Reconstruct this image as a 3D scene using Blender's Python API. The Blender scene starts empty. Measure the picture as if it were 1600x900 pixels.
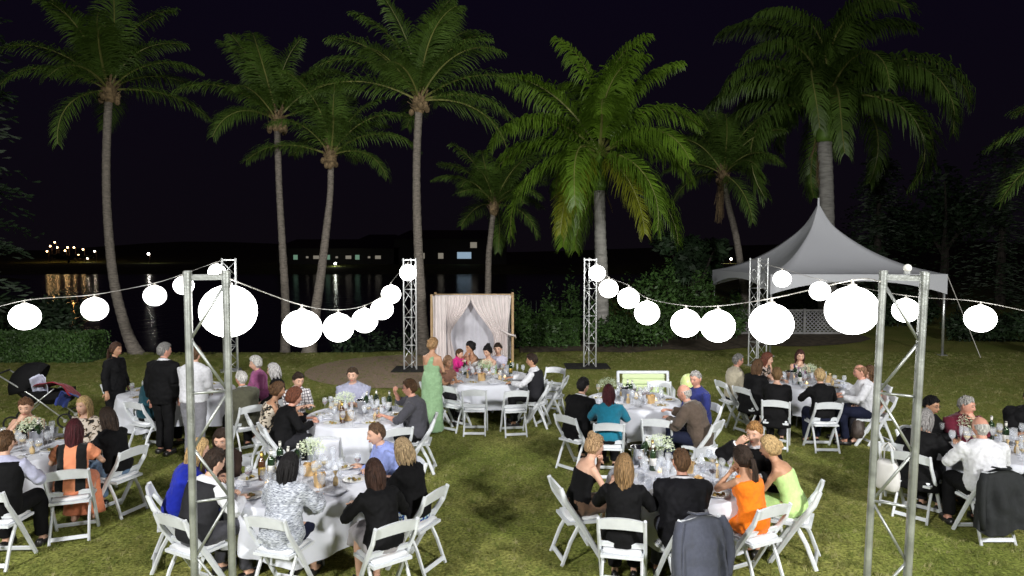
import bpy, math, random
import numpy as np
from mathutils import Vector as V, Matrix, noise as mnoise
R = math.radians; PI = math.pi
random.seed(7)
S = bpy.context.scene
COL = S.collection

# ------------------------------------------------------------------ camera
EYE = V((0, 0, 3.15)); FPX = 1067.0; PITCH = math.atan(55 / FPX)
cam_d = bpy.data.cameras.new('camera'); cam_d.sensor_width = 36; cam_d.lens = 36 * FPX / 1600
cam_d.clip_start = .1; cam_d.clip_end = 3000
cam = bpy.data.objects.new('camera', cam_d); COL.objects.link(cam)
cam.location = EYE; cam.rotation_euler = (PI / 2 - PITCH, 0, 0); S.camera = cam
# ------------------------------------------------------------------ night sky
W = bpy.data.worlds.new('World'); S.world = W; W.use_nodes = True
nt = W.node_tree; bg = nt.nodes['Background']
tc = nt.nodes.new('ShaderNodeTexCoord'); sx = nt.nodes.new('ShaderNodeSeparateXYZ'); cr = nt.nodes.new('ShaderNodeValToRGB')
nt.links.new(tc.outputs['Generated'], sx.inputs[0]); nt.links.new(sx.outputs['Z'], cr.inputs[0]); nt.links.new(cr.outputs[0], bg.inputs[0])
cr.color_ramp.elements[0].position = 0.0; cr.color_ramp.elements[0].color = (.0036, .0026, .0042, 1)
cr.color_ramp.elements[1].position = .42; cr.color_ramp.elements[1].color = (.0030, .0018, .0070, 1)
bg.inputs[1].default_value = 1.0
# ------------------------------------------------------------------ the venue's two floodlights, behind the camera to either side
def flood(x, y, z, tx, ty, tz, power, col, size=1.5, cone=None):
    l = bpy.data.lights.new('floodlight', 'SPOT'); l.energy = power; l.color = col; l.shadow_soft_size = size / 2
    l.spot_size = R(cone or 125); l.spot_blend = 1.0
    o = bpy.data.objects.new('floodlight', l); COL.objects.link(o); o.location = (x, y, z)
    o.rotation_euler = (V((tx, ty, tz)) - V((x, y, z))).to_track_quat('-Z', 'Y').to_euler()
    return o
flood(-8.5, -6.5, 8.6, -3.5, 8, 0.0, 11200, (1, .985, .95), cone=110)
flood(9.5, -6.5, 8.6, 4.6, 10, 0.0, 13800, (1, .985, .95), cone=110)
S.view_settings.view_transform = 'Standard'; S.view_settings.look = 'None'; S.view_settings.exposure = 0; S.view_settings.gamma = 1
S.render.engine = 'CYCLES'; S.cycles.max_bounces = 6; S.cycles.transparent_max_bounces = 12; S.cycles.caustics_reflective = False
S.cycles.caustics_refractive = False; S.cycles.sample_clamp_indirect = 4; S.cycles.use_denoising = True

# ------------------------------------------------------------------ placing
FWD = V((0, math.cos(PITCH), -math.sin(PITCH))); UPV = V((0, math.sin(PITCH), math.cos(PITCH)))
def ray(px, py): return FWD + V((1, 0, 0)) * ((px - 800) / FPX) - UPV * ((py - 450) / FPX)
def at(px, py, Y):
    d = ray(px, py); return EYE + d * (Y / d.y)
def onz(px, py, z=0.0):
    d = ray(px, py); return EYE + d * ((z - EYE.z) / d.z)

# ------------------------------------------------------------------ mesh collector
class MB:
    def __init__(s): s.v = []; s.f = []; s.mi = []; s.m = 0
    def add(s, vs, fs):
        b = len(s.v); s.v.extend([tuple(p) for p in vs]); s.f.extend([tuple(i + b for i in f) for f in fs]); s.mi.extend([s.m] * len(fs)); return s
    def box(s, c, d, rot=None, M=None):
        c = V(c); hx, hy, hz = d[0] / 2, d[1] / 2, d[2] / 2
        m = M if M is not None else (Matrix.Rotation(rot, 3, 'Z') if rot else Matrix.Identity(3))
        vs = [c + m @ V((x * hx, y * hy, z * hz)) for z in (-1, 1) for y in (-1, 1) for x in (-1, 1)]
        return s.add(vs, [(0, 2, 3, 1), (4, 5, 7, 6), (0, 1, 5, 4), (2, 6, 7, 3), (0, 4, 6, 2), (1, 3, 7, 5)])
    def bar(s, a, b, w, h, up=(0, 0, 1)):   # rectangular bar from a to b
        a, b = V(a), V(b); t = (b - a).normalized(); u = V(up); sd = t.cross(u)
        if sd.length < 1e-4: sd = t.cross(V((0, 1, 0)))
        sd.normalize(); u = sd.cross(t)
        vs = []
        for p in (a, b):
            for i, j in ((-1, -1), (1, -1), (1, 1), (-1, 1)): vs.append(p + sd * (i * w / 2) + u * (j * h / 2))
        return s.add(vs, [(3, 2, 1, 0), (4, 5, 6, 7), (0, 1, 5, 4), (1, 2, 6, 5), (2, 3, 7, 6), (3, 0, 4, 7)])
    def tube(s, pts, rad, n=8, side=None, cap=True, phase=0):
        pts = [V(p) for p in pts]; m = len(pts)
        if not isinstance(rad, (list, tuple)): rad = [rad] * m
        vs = []; prev = None
        for i, p in enumerate(pts):
            t = (pts[min(i + 1, m - 1)] - pts[max(i - 1, 0)])
            t = t.normalized() if t.length > 1e-9 else V((0, 0, 1))
            if side is not None: a = V(side)
            elif prev is not None: a = prev
            else: a = V((1, 0, 0)) if abs(t.x) < .8 else V((0, 1, 0))
            a = (a - t * a.dot(t)); a = a.normalized() if a.length > 1e-6 else t.orthogonal().normalized()
            prev = a; b = t.cross(a)
            r = rad[i]; rx, ry = r if isinstance(r, (list, tuple)) else (r, r)
            for k in range(n):
                q = 2 * PI * k / n + phase; vs.append(p + a * (math.cos(q) * rx) + b * (math.sin(q) * ry))
        fs = [(i * n + k, i * n + (k + 1) % n, (i + 1) * n + (k + 1) % n, (i + 1) * n + k) for i in range(m - 1) for k in range(n)]
        if cap: fs += [tuple(range(n - 1, -1, -1)), tuple((m - 1) * n + k for k in range(n))]
        return s.add(vs, fs)
    def loft(s, rings, cap=True):
        n = len(rings[0]); m = len(rings); vs = [p for r in rings for p in r]
        fs = [(i * n + k, i * n + (k + 1) % n, (i + 1) * n + (k + 1) % n, (i + 1) * n + k) for i in range(m - 1) for k in range(n)]
        if cap: fs += [tuple(range(n - 1, -1, -1)), tuple((m - 1) * n + k for k in range(n))]
        return s.add(vs, fs)
    def lathe(s, prof, n=12, c=(0, 0, 0), cap=True):
        rings = [[(c[0] + r * math.cos(2 * PI * k / n), c[1] + r * math.sin(2 * PI * k / n), c[2] + z) for k in range(n)] for r, z in prof]
        return s.loft(rings, cap)
    def ball(s, c, r, n=10, m=7):
        rx, ry, rz = r if isinstance(r, (list, tuple)) else (r, r, r)
        rings = []
        for i in range(m + 1):
            th = -PI / 2 + PI * (i + .02) / (m + .04); rings.append([(c[0] + rx * math.cos(th) * math.cos(2 * PI * k / n), c[1] + ry * math.cos(th) * math.sin(2 * PI * k / n), c[2] + rz * math.sin(th)) for k in range(n)])
        return s.loft(rings)
    def quad(s, a, b, c, d): return s.add([a, b, c, d], [(0, 1, 2, 3)])
    def mesh(s, name, mats=(), smooth=False):
        me = bpy.data.meshes.new(name); me.from_pydata(s.v, [], s.f)
        for m in (mats if isinstance(mats, (list, tuple)) else [mats]): me.materials.append(m)
        if any(s.mi): me.polygons.foreach_set('material_index', s.mi)
        if smooth: me.polygons.foreach_set('use_smooth', [True] * len(s.f))
        me.update(); return me
    def build(s, name, mats, parent=None, smooth=False, loc=None, bevel=0):
        o = bpy.data.objects.new(name, s.mesh(name, mats, smooth)); COL.objects.link(o)
        if parent is not None: o.parent = parent
        if loc is not None: o.location = loc
        if bevel:
            b = o.modifiers.new('bevel', 'BEVEL'); b.width = bevel; b.segments = 2; b.limit_method = 'ANGLE'
        return o
def inst(name, me, parent=None, loc=(0, 0, 0), rot=(0, 0, 0), sc=None):
    o = bpy.data.objects.new(name, me); COL.objects.link(o); o.parent = parent; o.location = loc; o.rotation_euler = rot
    if sc is not None: o.scale = sc if isinstance(sc, (list, tuple)) else (sc, sc, sc)
    return o
def tag(o, label=None, cat=None, group=None, kind=None):
    if label: o['label'] = label
    if cat: o['category'] = cat
    if group: o['group'] = group
    if kind: o['kind'] = kind
    return o
def empty(name, loc=(0, 0, 0), rz=0, label=None, cat=None, group=None):
    o = bpy.data.objects.new(name, None); COL.objects.link(o); o.location = loc; o.rotation_euler = (0, 0, rz); o.empty_display_size = .1
    return tag(o, label, cat, group)

# ------------------------------------------------------------------ materials
def mat(name, col, rough=.6, metal=0.0, var=0.0, vs=8.0, bump=0.0, bs=30.0, spec=.5, emit=None, es=0.0, vcol=None, stretch=None, trans=None, detail=3, sheen=0):
    m = bpy.data.materials.new(name); m.use_nodes = True; n = m.node_tree; b = n.nodes['Principled BSDF']
    b.inputs['Base Color'].default_value = (*col, 1); b.inputs['Roughness'].default_value = rough; b.inputs['Metallic'].default_value = metal
    b.inputs['Specular IOR Level'].default_value = spec
    if sheen: b.inputs['Sheen Weight'].default_value = sheen
    t = n.nodes.new('ShaderNodeTexCoord'); src = t.outputs['Object']
    if stretch:
        mp = n.nodes.new('ShaderNodeMapping'); mp.inputs['Scale'].default_value = stretch; n.links.new(src, mp.inputs[0]); src = mp.outputs[0]
    if var or vcol:
        nz = n.nodes.new('ShaderNodeTexNoise'); nz.inputs['Scale'].default_value = vs; nz.inputs['Detail'].default_value = detail; n.links.new(src, nz.inputs[0])
        r = n.nodes.new('ShaderNodeValToRGB'); r.color_ramp.elements[0].position = .32; r.color_ramp.elements[1].position = .68
        c2 = vcol or tuple(min(1, c * (1 + var)) for c in col); c1 = col if vcol else tuple(c * (1 - var) for c in col)
        r.color_ramp.elements[0].color = (*c1, 1); r.color_ramp.elements[1].color = (*c2, 1)
        n.links.new(nz.outputs[0], r.inputs[0]); n.links.new(r.outputs[0], b.inputs['Base Color'])
    if bump:
        nb = n.nodes.new('ShaderNodeTexNoise'); nb.inputs['Scale'].default_value = bs; nb.inputs['Detail'].default_value = 4; n.links.new(src, nb.inputs[0])
        bp = n.nodes.new('ShaderNodeBump'); bp.inputs['Strength'].default_value = bump; bp.inputs['Distance'].default_value = .02
        n.links.new(nb.outputs[0], bp.inputs['Height']); n.links.new(bp.outputs[0], b.inputs['Normal'])
    if emit: b.inputs['Emission Color'].default_value = (*emit, 1); b.inputs['Emission Strength'].default_value = es
    if trans:
        mx = n.nodes.new('ShaderNodeMixShader'); tr = n.nodes.new(trans[1]); mx.inputs[0].default_value = trans[0]
        tr.inputs[0].default_value = (*(trans[2] if len(trans) > 2 else (1, 1, 1)), 1)
        n.links.new(b.outputs[0], mx.inputs[1]); n.links.new(tr.outputs[0], mx.inputs[2]); n.links.new(mx.outputs[0], n.nodes['Material Output'].inputs[0])
    return m
M = {}
M['chair'] = mat('white_resin', (.68, .71, .75), .38, var=.06, vs=11, bump=.04, bs=18)
M['pad'] = mat('white_vinyl_pad', (.80, .82, .85), .45, bump=.05, bs=14)
M['steel'] = mat('galvanised_steel', (.40, .42, .41), .45, .7, var=.28, vs=9, bump=.14, bs=60, detail=8)
M['alu'] = mat('bare_aluminium', (.72, .74, .75), .34, .8, var=.12, vs=14, bump=.05, bs=50)
M['mat'] = mat('black_rubber', (.008, .008, .009), .9)
M['cloth'] = mat('white_tablecloth', (.66, .68, .76), .85, bump=.25, bs=7, sheen=.2)
M['wood'] = mat('pale_timber', (.52, .36, .19), .6, var=.25, vs=6, bump=.1, bs=20, stretch=(8, 8, 1))
M['dark'] = mat('black_plastic', (.012, .012, .014), .5)
M['trunk'] = mat('palm_bark', (.20, .175, .15), .9, var=.38, vs=7, bump=.9, bs=14, stretch=(1.2, 1.2, 3.5), detail=8)
M['royal'] = mat('royal_palm_bark', (.30, .29, .27), .85, var=.3, vs=3, bump=.5, bs=14, stretch=(1, 1, 4), detail=8)
M['sheath'] = mat('green_crownshaft', (.12, .22, .035), .5, var=.3, vs=3)
M['barkD'] = mat('dark_bark', (.045, .038, .032), .95, var=.4, vs=5, bump=.6, bs=12)
M['fibre'] = mat('brown_palm_fibre', (.20, .14, .075), .95, var=.5, vs=12, bump=.6, bs=30)
M['leaf'] = mat('palm_leaflet', (.088, .155, .026), .5, var=.4, vs=1.6, trans=(.25, 'ShaderNodeBsdfTranslucent', (.10, .2, .02)))
M['leafR'] = mat('royal_palm_leaflet', (.14, .25, .024), .42, var=.35, vs=1.4, trans=(.28, 'ShaderNodeBsdfTranslucent', (.16, .3, .02)))
M['leafY'] = mat('yellowing_palm_leaflet', (.20, .23, .018), .45, var=.35, vs=1.4, trans=(.28, 'ShaderNodeBsdfTranslucent', (.3, .25, .02)))
M['rachis'] = mat('palm_leaf_stalk', (.20, .21, .06), .5, var=.2, vs=2)
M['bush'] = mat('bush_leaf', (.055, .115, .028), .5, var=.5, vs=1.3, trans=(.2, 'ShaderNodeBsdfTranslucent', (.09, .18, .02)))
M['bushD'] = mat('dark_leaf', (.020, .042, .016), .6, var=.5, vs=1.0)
M['glass'] = mat('clear_glass', (.86, .88, .9), .05, spec=1.0, trans=(.80, 'ShaderNodeBsdfTransparent', (.97, .98, 1)))
M['china'] = mat('white_china', (.74, .74, .74), .25)
M['bottle'] = mat('green_bottle_glass', (.012, .03, .010), .08, spec=.8)
M['brownb'] = mat('brown_bottle_glass', (.06, .022, .006), .1, spec=.8)
M['amber'] = mat('pale_drink', (.55, .38, .10), .15)
M['redwine'] = mat('red_wine', (.09, .004, .012), .12)
M['paperw'] = mat('white_label_paper', (.72, .71, .66), .7)
M['gold'] = mat('gold_foil', (.6, .42, .10), .35, .8)
M['silver'] = mat('polished_steel', (.75, .76, .78), .18, 1)
M['bread'] = mat('bread_crust', (.50, .30, .11), .8, var=.4, vs=40, bump=.3, bs=60)
M['kraft'] = mat('kraft_paper', (.48, .32, .15), .8, var=.2, vs=12)
M['food'] = mat('leftover_food', (.42, .22, .08), .7, var=.7, vs=60, vcol=(.16, .22, .05))
M['gyp'] = mat('gypsophila_flowers', (.62, .70, .50), .8, var=.2, vs=60)
M['stem'] = mat('flower_stems', (.12, .20, .05), .6)
M['wax'] = mat('candle_wax', (.8, .7, .4), .5, emit=(1, .62, .22), es=1.2)
M['flame'] = mat('candle_flame', (1, .8, .4), .5, emit=(1, .6, .2), es=25)
M['lampglow'] = mat('lantern_shell', (.9, .9, .88), .8, emit=(1, .985, .955), es=11)
M['cable'] = mat('white_cable', (.62, .6, .56), .5)
M['shoe'] = mat('black_leather', (.012, .011, .011), .35)
M['lip'] = mat('lips', (.42, .13, .11), .45); M['eyew'] = mat('eye_white', (.34, .28, .25), .3); M['iris'] = mat('eye_iris', (.02, .013, .01), .2)
SKIN = [mat('skin_fair', (.60, .36, .26), .5, var=.10, vs=14, spec=.4), mat('skin_tan', (.46, .25, .155), .5, var=.1, vs=14, spec=.4), mat('skin_brown', (.22, .10, .055), .5, var=.1, vs=14), mat('skin_ruddy', (.58, .29, .21), .5, var=.13, vs=14)]
_fab = {}
def fabric(col, pat=None):
    k = (col, pat)
    if k in _fab: return _fab[k]
    dark = max(col) < .05
    m = mat('fabric', col, .9 if not dark else .8, var=.08 if not pat else 0, vs=30, bump=.6, bs=11, sheen=0.15 if not dark else 0, spec=.25 if not dark else .15)
    n = m.node_tree; b = n.nodes['Principled BSDF']; t = [x for x in n.nodes if x.type == 'TEX_COORD'][0]
    def ramp(src, stops, const=True):
        r = n.nodes.new('ShaderNodeValToRGB'); r.color_ramp.interpolation = 'CONSTANT' if const else 'LINEAR'
        while len(r.color_ramp.elements) < len(stops): r.color_ramp.elements.new(.5)
        for e, (p, c) in zip(r.color_ramp.elements, stops): e.position = p; e.color = (*c, 1)
        n.links.new(src, r.inputs[0]); n.links.new(r.outputs[0], b.inputs['Base Color'])
    if pat == 'panel':
        sp = n.nodes.new('ShaderNodeSeparateXYZ'); ab = n.nodes.new('ShaderNodeMath'); ab.operation = 'ABSOLUTE'; n.links.new(t.outputs['Object'], sp.inputs[0]); n.links.new(sp.outputs['X'], ab.inputs[0])
        ramp(ab.outputs[0], [(0, col), (.055, (.008, .008, .009)), (.145, col)])
    elif pat == 'floral':
        x = n.nodes.new('ShaderNodeTexNoise'); x.inputs['Scale'].default_value = 15; x.inputs['Detail'].default_value = 1.5; x.inputs['Distortion'].default_value = 1.2
        n.links.new(t.outputs['Object'], x.inputs[0]); ramp(x.outputs[0], [(0, (.015, .014, .013)), (.46, (.30, .22, .14)), (.5, col)])
    elif pat == 'bluefloral':
        x = n.nodes.new('ShaderNodeTexNoise'); x.inputs['Scale'].default_value = 30; x.inputs['Detail'].default_value = 1
        n.links.new(t.outputs['Object'], x.inputs[0]); ramp(x.outputs[0], [(0, (.02, .04, .25)), (.5, (.2, .5, .6)), (.54, col)])
    elif pat == 'tweed':
        mp = n.nodes.new('ShaderNodeMapping'); mp.inputs['Scale'].default_value = (34, 34, 190); n.links.new(t.outputs['Object'], mp.inputs[0])
        x = n.nodes.new('ShaderNodeTexNoise'); x.inputs['Scale'].default_value = 1; x.inputs['Detail'].default_value = 3
        n.links.new(mp.outputs[0], x.inputs[0]); ramp(x.outputs[0], [(.35, (.12, .13, .16)), (.52, col), (.7, (.75, .78, .84))], False)
    elif pat == 'plaid':
        w1 = n.nodes.new('ShaderNodeTexWave'); w1.inputs['Scale'].default_value = 7; w1.bands_direction = 'X'
        w2 = n.nodes.new('ShaderNodeTexWave'); w2.inputs['Scale'].default_value = 7; w2.bands_direction = 'Z'
        n.links.new(t.outputs['Object'], w1.inputs[0]); n.links.new(t.outputs['Object'], w2.inputs[0])
        mm = n.nodes.new('ShaderNodeMath'); mm.operation = 'MINIMUM'; n.links.new(w1.outputs['Fac'], mm.inputs[0]); n.links.new(w2.outputs['Fac'], mm.inputs[1])
        ramp(mm.outputs[0], [(0, (.05, .045, .06)), (.12, col)])
    elif pat == 'stripe':
        w1 = n.nodes.new('ShaderNodeTexWave'); w1.inputs['Scale'].default_value = 6; w1.bands_direction = 'X'
        n.links.new(t.outputs['Object'], w1.inputs[0]); ramp(w1.outputs['Fac'], [(0, (.04, .03, .08)), (.4, col)])
    _fab[k] = m; return m
_hair = {}
def hairmat(col):
    if col in _hair: return _hair[col]
    m = mat('hair', col, .55, var=.7, vs=1.0, stretch=(150, 150, 12), bump=.7, bs=1.0, spec=.22, detail=2); _hair[col] = m; return m

# ------------------------------------------------------------------ ground, water, far shore
def land(x, y):
    edge = 22.6 + 1.2 * math.sin(x * .13) if x < 3.5 else (22.6 + (x - 3.5) * 9 if x < 9 else 75 + (x - 9) * .6)
    if x < -15: edge = 22.6 + (-15 - x) * 1.2
    d = y - edge
    h = -1.9 * min(1, max(0, d / 1.3)) if d > 0 else 0
    if y > 120: h = max(h, -1.9 + min(2.6, (y - 120) * .13))
    if y > 160:
        ridge = 3 * math.exp(-((x + 130) / 60) ** 2) + 3 + 2.5 * mnoise.noise(V((x * .012, 3.1, 0))) + 5 * math.exp(-((x - 160) / 90) ** 2)
        h = max(h, min(1, (y - 160) / 120) * ridge + .5)
    if 4 < y < 22: h += .012 * mnoise.noise(V((x * .5, y * .5, 0)))
    return h
xs = sorted(set([-900, -600, -400, -300] + list(range(-260, -60, 14)) + list(range(-60, -24, 4)) + [i * .5 for i in range(-48, 49)] + list(range(26, 60, 4)) + list(range(60, 261, 14)) + [300, 400, 600, 900]))
ys = sorted(set([-60, -20, -8, 0] + [i * .5 for i in range(2, 56)] + list(range(28, 80, 4)) + list(range(80, 300, 9)) + [340, 420, 600, 900, 1500]))
g = MB(); g.v = [(x, y, land(x, y)) for y in ys for x in xs]; nx = len(xs)
g.f = [(j * nx + i, j * nx + i + 1, (j + 1) * nx + i + 1, (j + 1) * nx + i) for j in range(len(ys) - 1) for i in range(nx - 1)]; g.mi = [0] * len(g.f)
gm = mat('lawn_turf', (.072, .085, .020), .95, bump=.6, bs=26, spec=.15)
n = gm.node_tree; b = n.nodes['Principled BSDF']; t = [q for q in n.nodes if q.type == 'TEX_COORD'][0]
n1 = n.nodes.new('ShaderNodeTexNoise'); n1.inputs['Scale'].default_value = .55; n1.inputs['Detail'].default_value = 4
n2 = n.nodes.new('ShaderNodeTexNoise'); n2.inputs['Scale'].default_value = 30; n2.inputs['Detail'].default_value = 6
for q in (n1, n2): n.links.new(t.outputs['Object'], q.inputs[0])
r1 = n.nodes.new('ShaderNodeValToRGB'); r1.color_ramp.elements[0].color = (.185, .220, .050, 1); r1.color_ramp.elements[1].color = (.285, .275, .088, 1)
r1.color_ramp.elements[0].position = .38; r1.color_ramp.elements[1].position = .68
r2 = n.nodes.new('ShaderNodeValToRGB'); r2.color_ramp.elements[0].color = (.42, .44, .36, 1); r2.color_ramp.elements[1].color = (1.6, 1.58, 1.5, 1); r2.color_ramp.elements[0].position = .34; r2.color_ramp.elements[1].position = .68
mx = n.nodes.new('ShaderNodeMixRGB'); mx.blend_type = 'MULTIPLY'; mx.inputs[0].default_value = 1
n.links.new(n1.outputs[0], r1.inputs[0]); n.links.new(n2.outputs[0], r2.inputs[0]); n.links.new(r1.outputs[0], mx.inputs[1]); n.links.new(r2.outputs[0], mx.inputs[2]); n.links.new(mx.outputs[0], b.inputs['Base Color'])
tag(g.build('ground', gm, smooth=True), kind='structure')
wm = mat('lagoon_water', (.004, .004, .005), .16, spec=.35); b = wm.node_tree.nodes['Principled BSDF']; n = wm.node_tree
t = [q for q in n.nodes if q.type == 'TEX_COORD'][0]; mp = n.nodes.new('ShaderNodeMapping'); mp.inputs['Scale'].default_value = (.9, .35, 1)
nn = n.nodes.new('ShaderNodeTexNoise'); nn.inputs['Scale'].default_value = 1.5; nn.inputs['Detail'].default_value = 4; bp = n.nodes.new('ShaderNodeBump'); bp.inputs['Strength'].default_value = .35; bp.inputs['Distance'].default_value = .12
n.links.new(t.outputs['Object'], mp.inputs[0]); n.links.new(mp.outputs[0], nn.inputs[0]); n.links.new(nn.outputs[0], bp.inputs['Height']); n.links.new(bp.outputs[0], b.inputs['Normal'])
w = MB(); w.quad((-300, 20, 0), (300, 20, 0), (300, 135, 0), (-300, 135, 0)); tag(w.build('water', wm, loc=(0, 0, -.85)), kind='structure')
# round paved patch round the arbour and the bed of bare soil under the bushes
pc = V((-2.75, 18.3, .016)); pv = MB(); pv.add([(2.75 * math.cos(2 * PI * k / 48), 2.6 * math.sin(2 * PI * k / 48), 0) for k in range(48)], [tuple(range(48))])
pm = mat('brown_sand_paving', (.34, .245, .185), .9, var=.3, vs=26, bump=.6, bs=70, detail=8)
tag(pv.build('paved_circle', pm, loc=pc), kind='structure')
def patch(name, pts, m, z):
    q = MB(); q.add([(p.x, p.y, z) for p in pts], [tuple(range(len(pts)))]); return tag(q.build(name, m), kind='structure')
patch('garden_bed', [onz(a, b2) for a, b2 in ((812, 552), (900, 549), (985, 552), (1040, 546), (1110, 549), (1150, 545), (1200, 541), (1260, 542), (1310, 539), (1345, 535), (1362, 530), (1350, 525), (1300, 521), (1200, 519), (1100, 520), (960, 519), (812, 521))], mat('bare_soil', (.095, .07, .045), .95, var=.5, vs=5, bump=.8, bs=20), .018)
# grass tufts standing on the near lawn
def tuft():
    q = MB(); random.seed(3)
    for _ in range(16):
        a = random.uniform(0, 2 * PI); r = random.uniform(0, .09); x, y = r * math.cos(a), r * math.sin(a); h = random.uniform(.022, .048); b = random.uniform(0, 2 * PI); w = .0035
        dx, dy = w * math.cos(b), w * math.sin(b); lx, ly = random.uniform(-.02, .02), random.uniform(-.02, .02)
        q.add([(x - dx, y - dy, -.004), (x + dx, y + dy, -.004), (x + lx + dx * .6, y + ly + dy * .6, h * .6), (x + lx - dx * .6, y + ly - dy * .6, h * .6), (x + lx * 2.2, y + ly * 2.2, h)], [(0, 1, 2, 3), (3, 2, 4)])
    return q
def tuft_field():
    area = MB(); area.v = [(-5.6, 5.6, 0), (5.6, 5.6, 0), (16.5, 21.4, 0), (-16, 21.4, 0)]; area.f = [(0, 1, 2, 3)]; area.mi = [0]
    gmat = mat('grass_blade', (.075, .090, .020), .6, var=.0, spec=.3, trans=(.25, 'ShaderNodeBsdfTranslucent', (.12, .15, .03)))
    n = gmat.node_tree; b = n.nodes['Principled BSDF']; oi = n.nodes.new('ShaderNodeObjectInfo'); r = n.nodes.new('ShaderNodeValToRGB')
    r.color_ramp.elements[0].color = (.150, .200, .040, 1); r.color_ramp.elements[1].color = (.50, .46, .22, 1); r.color_ramp.elements[1].position = 1.0
    e = r.color_ramp.elements.new(.75); e.color = (.260, .265, .080, 1)
    n.links.new(oi.outputs['Random'], r.inputs[0]); n.links.new(r.outputs[0], b.inputs['Base Color'])
    tm = tuft().mesh('grass_tuft', gmat); to = bpy.data.objects.new('grass_tuft', tm)
    o = area.build('grass', gmat)
    ng = bpy.data.node_groups.new('scatter', 'GeometryNodeTree'); ng.interface.new_socket('Geometry', in_out='INPUT', socket_type='NodeSocketGeometry'); ng.interface.new_socket('Geometry', in_out='OUTPUT', socket_type='NodeSocketGeometry')
    N = ng.nodes; gi = N.new('NodeGroupInput'); go = N.new('NodeGroupOutput'); dp = N.new('GeometryNodeDistributePointsOnFaces'); dp.inputs['Density'].default_value = 130
    ip = N.new('GeometryNodeInstanceOnPoints'); ob = N.new('GeometryNodeObjectInfo'); ob.inputs['Object'].default_value = to; ob.inputs['As Instance'].default_value = True
    rr = N.new('FunctionNodeRandomValue'); rr.data_type = 'FLOAT_VECTOR'; rr.inputs['Max'].default_value = (0, 0, 6.28)
    rs = N.new('FunctionNodeRandomValue'); rs.data_type = 'FLOAT'; rs.inputs[2].default_value = .45; rs.inputs[3].default_value = 1.05
    L = ng.links; L.new(gi.outputs[0], dp.inputs['Mesh']); L.new(dp.outputs['Points'], ip.inputs['Points']); L.new(ob.outputs['Geometry'], ip.inputs['Instance'])
    L.new(rr.outputs[0], ip.inputs['Rotation']); L.new(rs.outputs[1], ip.inputs['Scale']); L.new(ip.outputs[0], go.inputs[0])
    md = o.modifiers.new('scatter', 'NODES'); md.node_group = ng
    tag(o, 'short green grass blades growing over the near lawn', 'grass', kind='stuff')
tuft_field()
# ------------------------------------------------------------------ palms
def frond_mesh(L, e0, drop, nl, ll, w, seed, mats, hang=.5, bare=.13, bend=0.0):
    rnd = random.Random(seed); q = MB(); N = 15; pts = []; p = V((0, 0, 0)); side = V((0, 1, 0))
    for i in range(N):
        pts.append(p.copy()); t = i / (N - 1); e = R(e0 - drop * (t ** 1.35)); az = bend * t
        p = p + V((math.cos(e) * math.cos(az), math.cos(e) * math.sin(az), math.sin(e))) * (L / (N - 1))
    q.m = 1; q.tube(pts, [.030 * (1 - .9 * i / (N - 1)) * (L / 3) + .003 for i in range(N)], 4, side=(0, 1, 0)); q.m = 0
    for k in range(nl):
        t = bare + (1 - bare) * (k + .5) / nl; x = t * (N - 1); i = min(int(x), N - 2); fr = x - i
        c = pts[i].lerp(pts[i + 1], fr); T = (pts[i + 1] - pts[i]).normalized(); sd = T.cross(V((0, 0, 1)))
        sd = sd.normalized() if sd.length > .05 else V((0, 1, 0)); U = sd.cross(T)
        prof = min(1, (t - bare) / .16 + .35) * (1 - .62 * max(0, (t - .45) / .55) ** 1.6)
        for s in (-1, 1):
            l = ll * prof * rnd.uniform(.82, 1.1); up = rnd.uniform(-.1, .45)
            d1 = (sd * (s * .82) + T * (.38 + .5 * t + rnd.uniform(-.1, .1)) + U * up).normalized()
            d2 = (d1 + V((0, 0, -hang * rnd.uniform(.6, 1.3)))).normalized(); d3 = (d2 + V((0, 0, -hang * 1.2))).normalized()
            a = c; b = a + d1 * l * .35; e = b + d2 * l * .38; tip = e + d3 * l * .3
            wd = T * (w * .5)
            q.add([a - wd * .5, a + wd * .5, b + wd, b - wd, e + wd * .8, e - wd * .8, tip], [(0, 1, 2, 3), (3, 2, 4, 5), (5, 4, 6)])
    return q.mesh('palm_frond', mats)
FR = {}
def frond_set(key, L, elevs, drop, nl, ll, w, mats, hang):
    FR[key] = [[(e, frond_mesh(L, e, drop + (-20 if e > 70 else -6 if e > 60 else 6 if e > 30 else -10 if e < 0 else 0) + j * 12, nl, ll, w, int(e * 7 + j * 31 + len(key) * 101 + 5000), mats, hang, bend=(-.35, .15, .4)[j])) for j in range(3)] for e in elevs]
frond_set('coco', 3.1, (79, 66, 46, 20, -8), 60, 96, .78, .032, [M['leaf'], M['rachis']], .55)
frond_set('royal', 3.9, (86, 72, 50, 20, -14), 86, 116, 1.0, .048, [M['leafR'], M['rachis']], .95)
frond_set('royaly', 3.6, (-22,), 62, 104, .9, .046, [M['leafY'], M['rachis']], .95)
frond_set('weep', 4.5, (76, 62, 40, 8), 122, 112, 1.0, .052, [M['leaf'], M['rachis']], 1.2)
def smoothpts(pts, n):
    out = []; P = [pts[0]] + pts + [pts[-1]]
    for i in range(len(pts) - 1):
        p0, p1, p2, p3 = P[i], P[i + 1], P[i + 2], P[i + 3]
        for k in range(n):
            t = k / n; out.append(.5 * ((2 * p1) + (p2 - p0) * t + (2 * p0 - 5 * p1 + 4 * p2 - p3) * t * t + (3 * p1 - p0 - 3 * p2 + p3) * t ** 3))
    out.append(pts[-1]); return out
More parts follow.
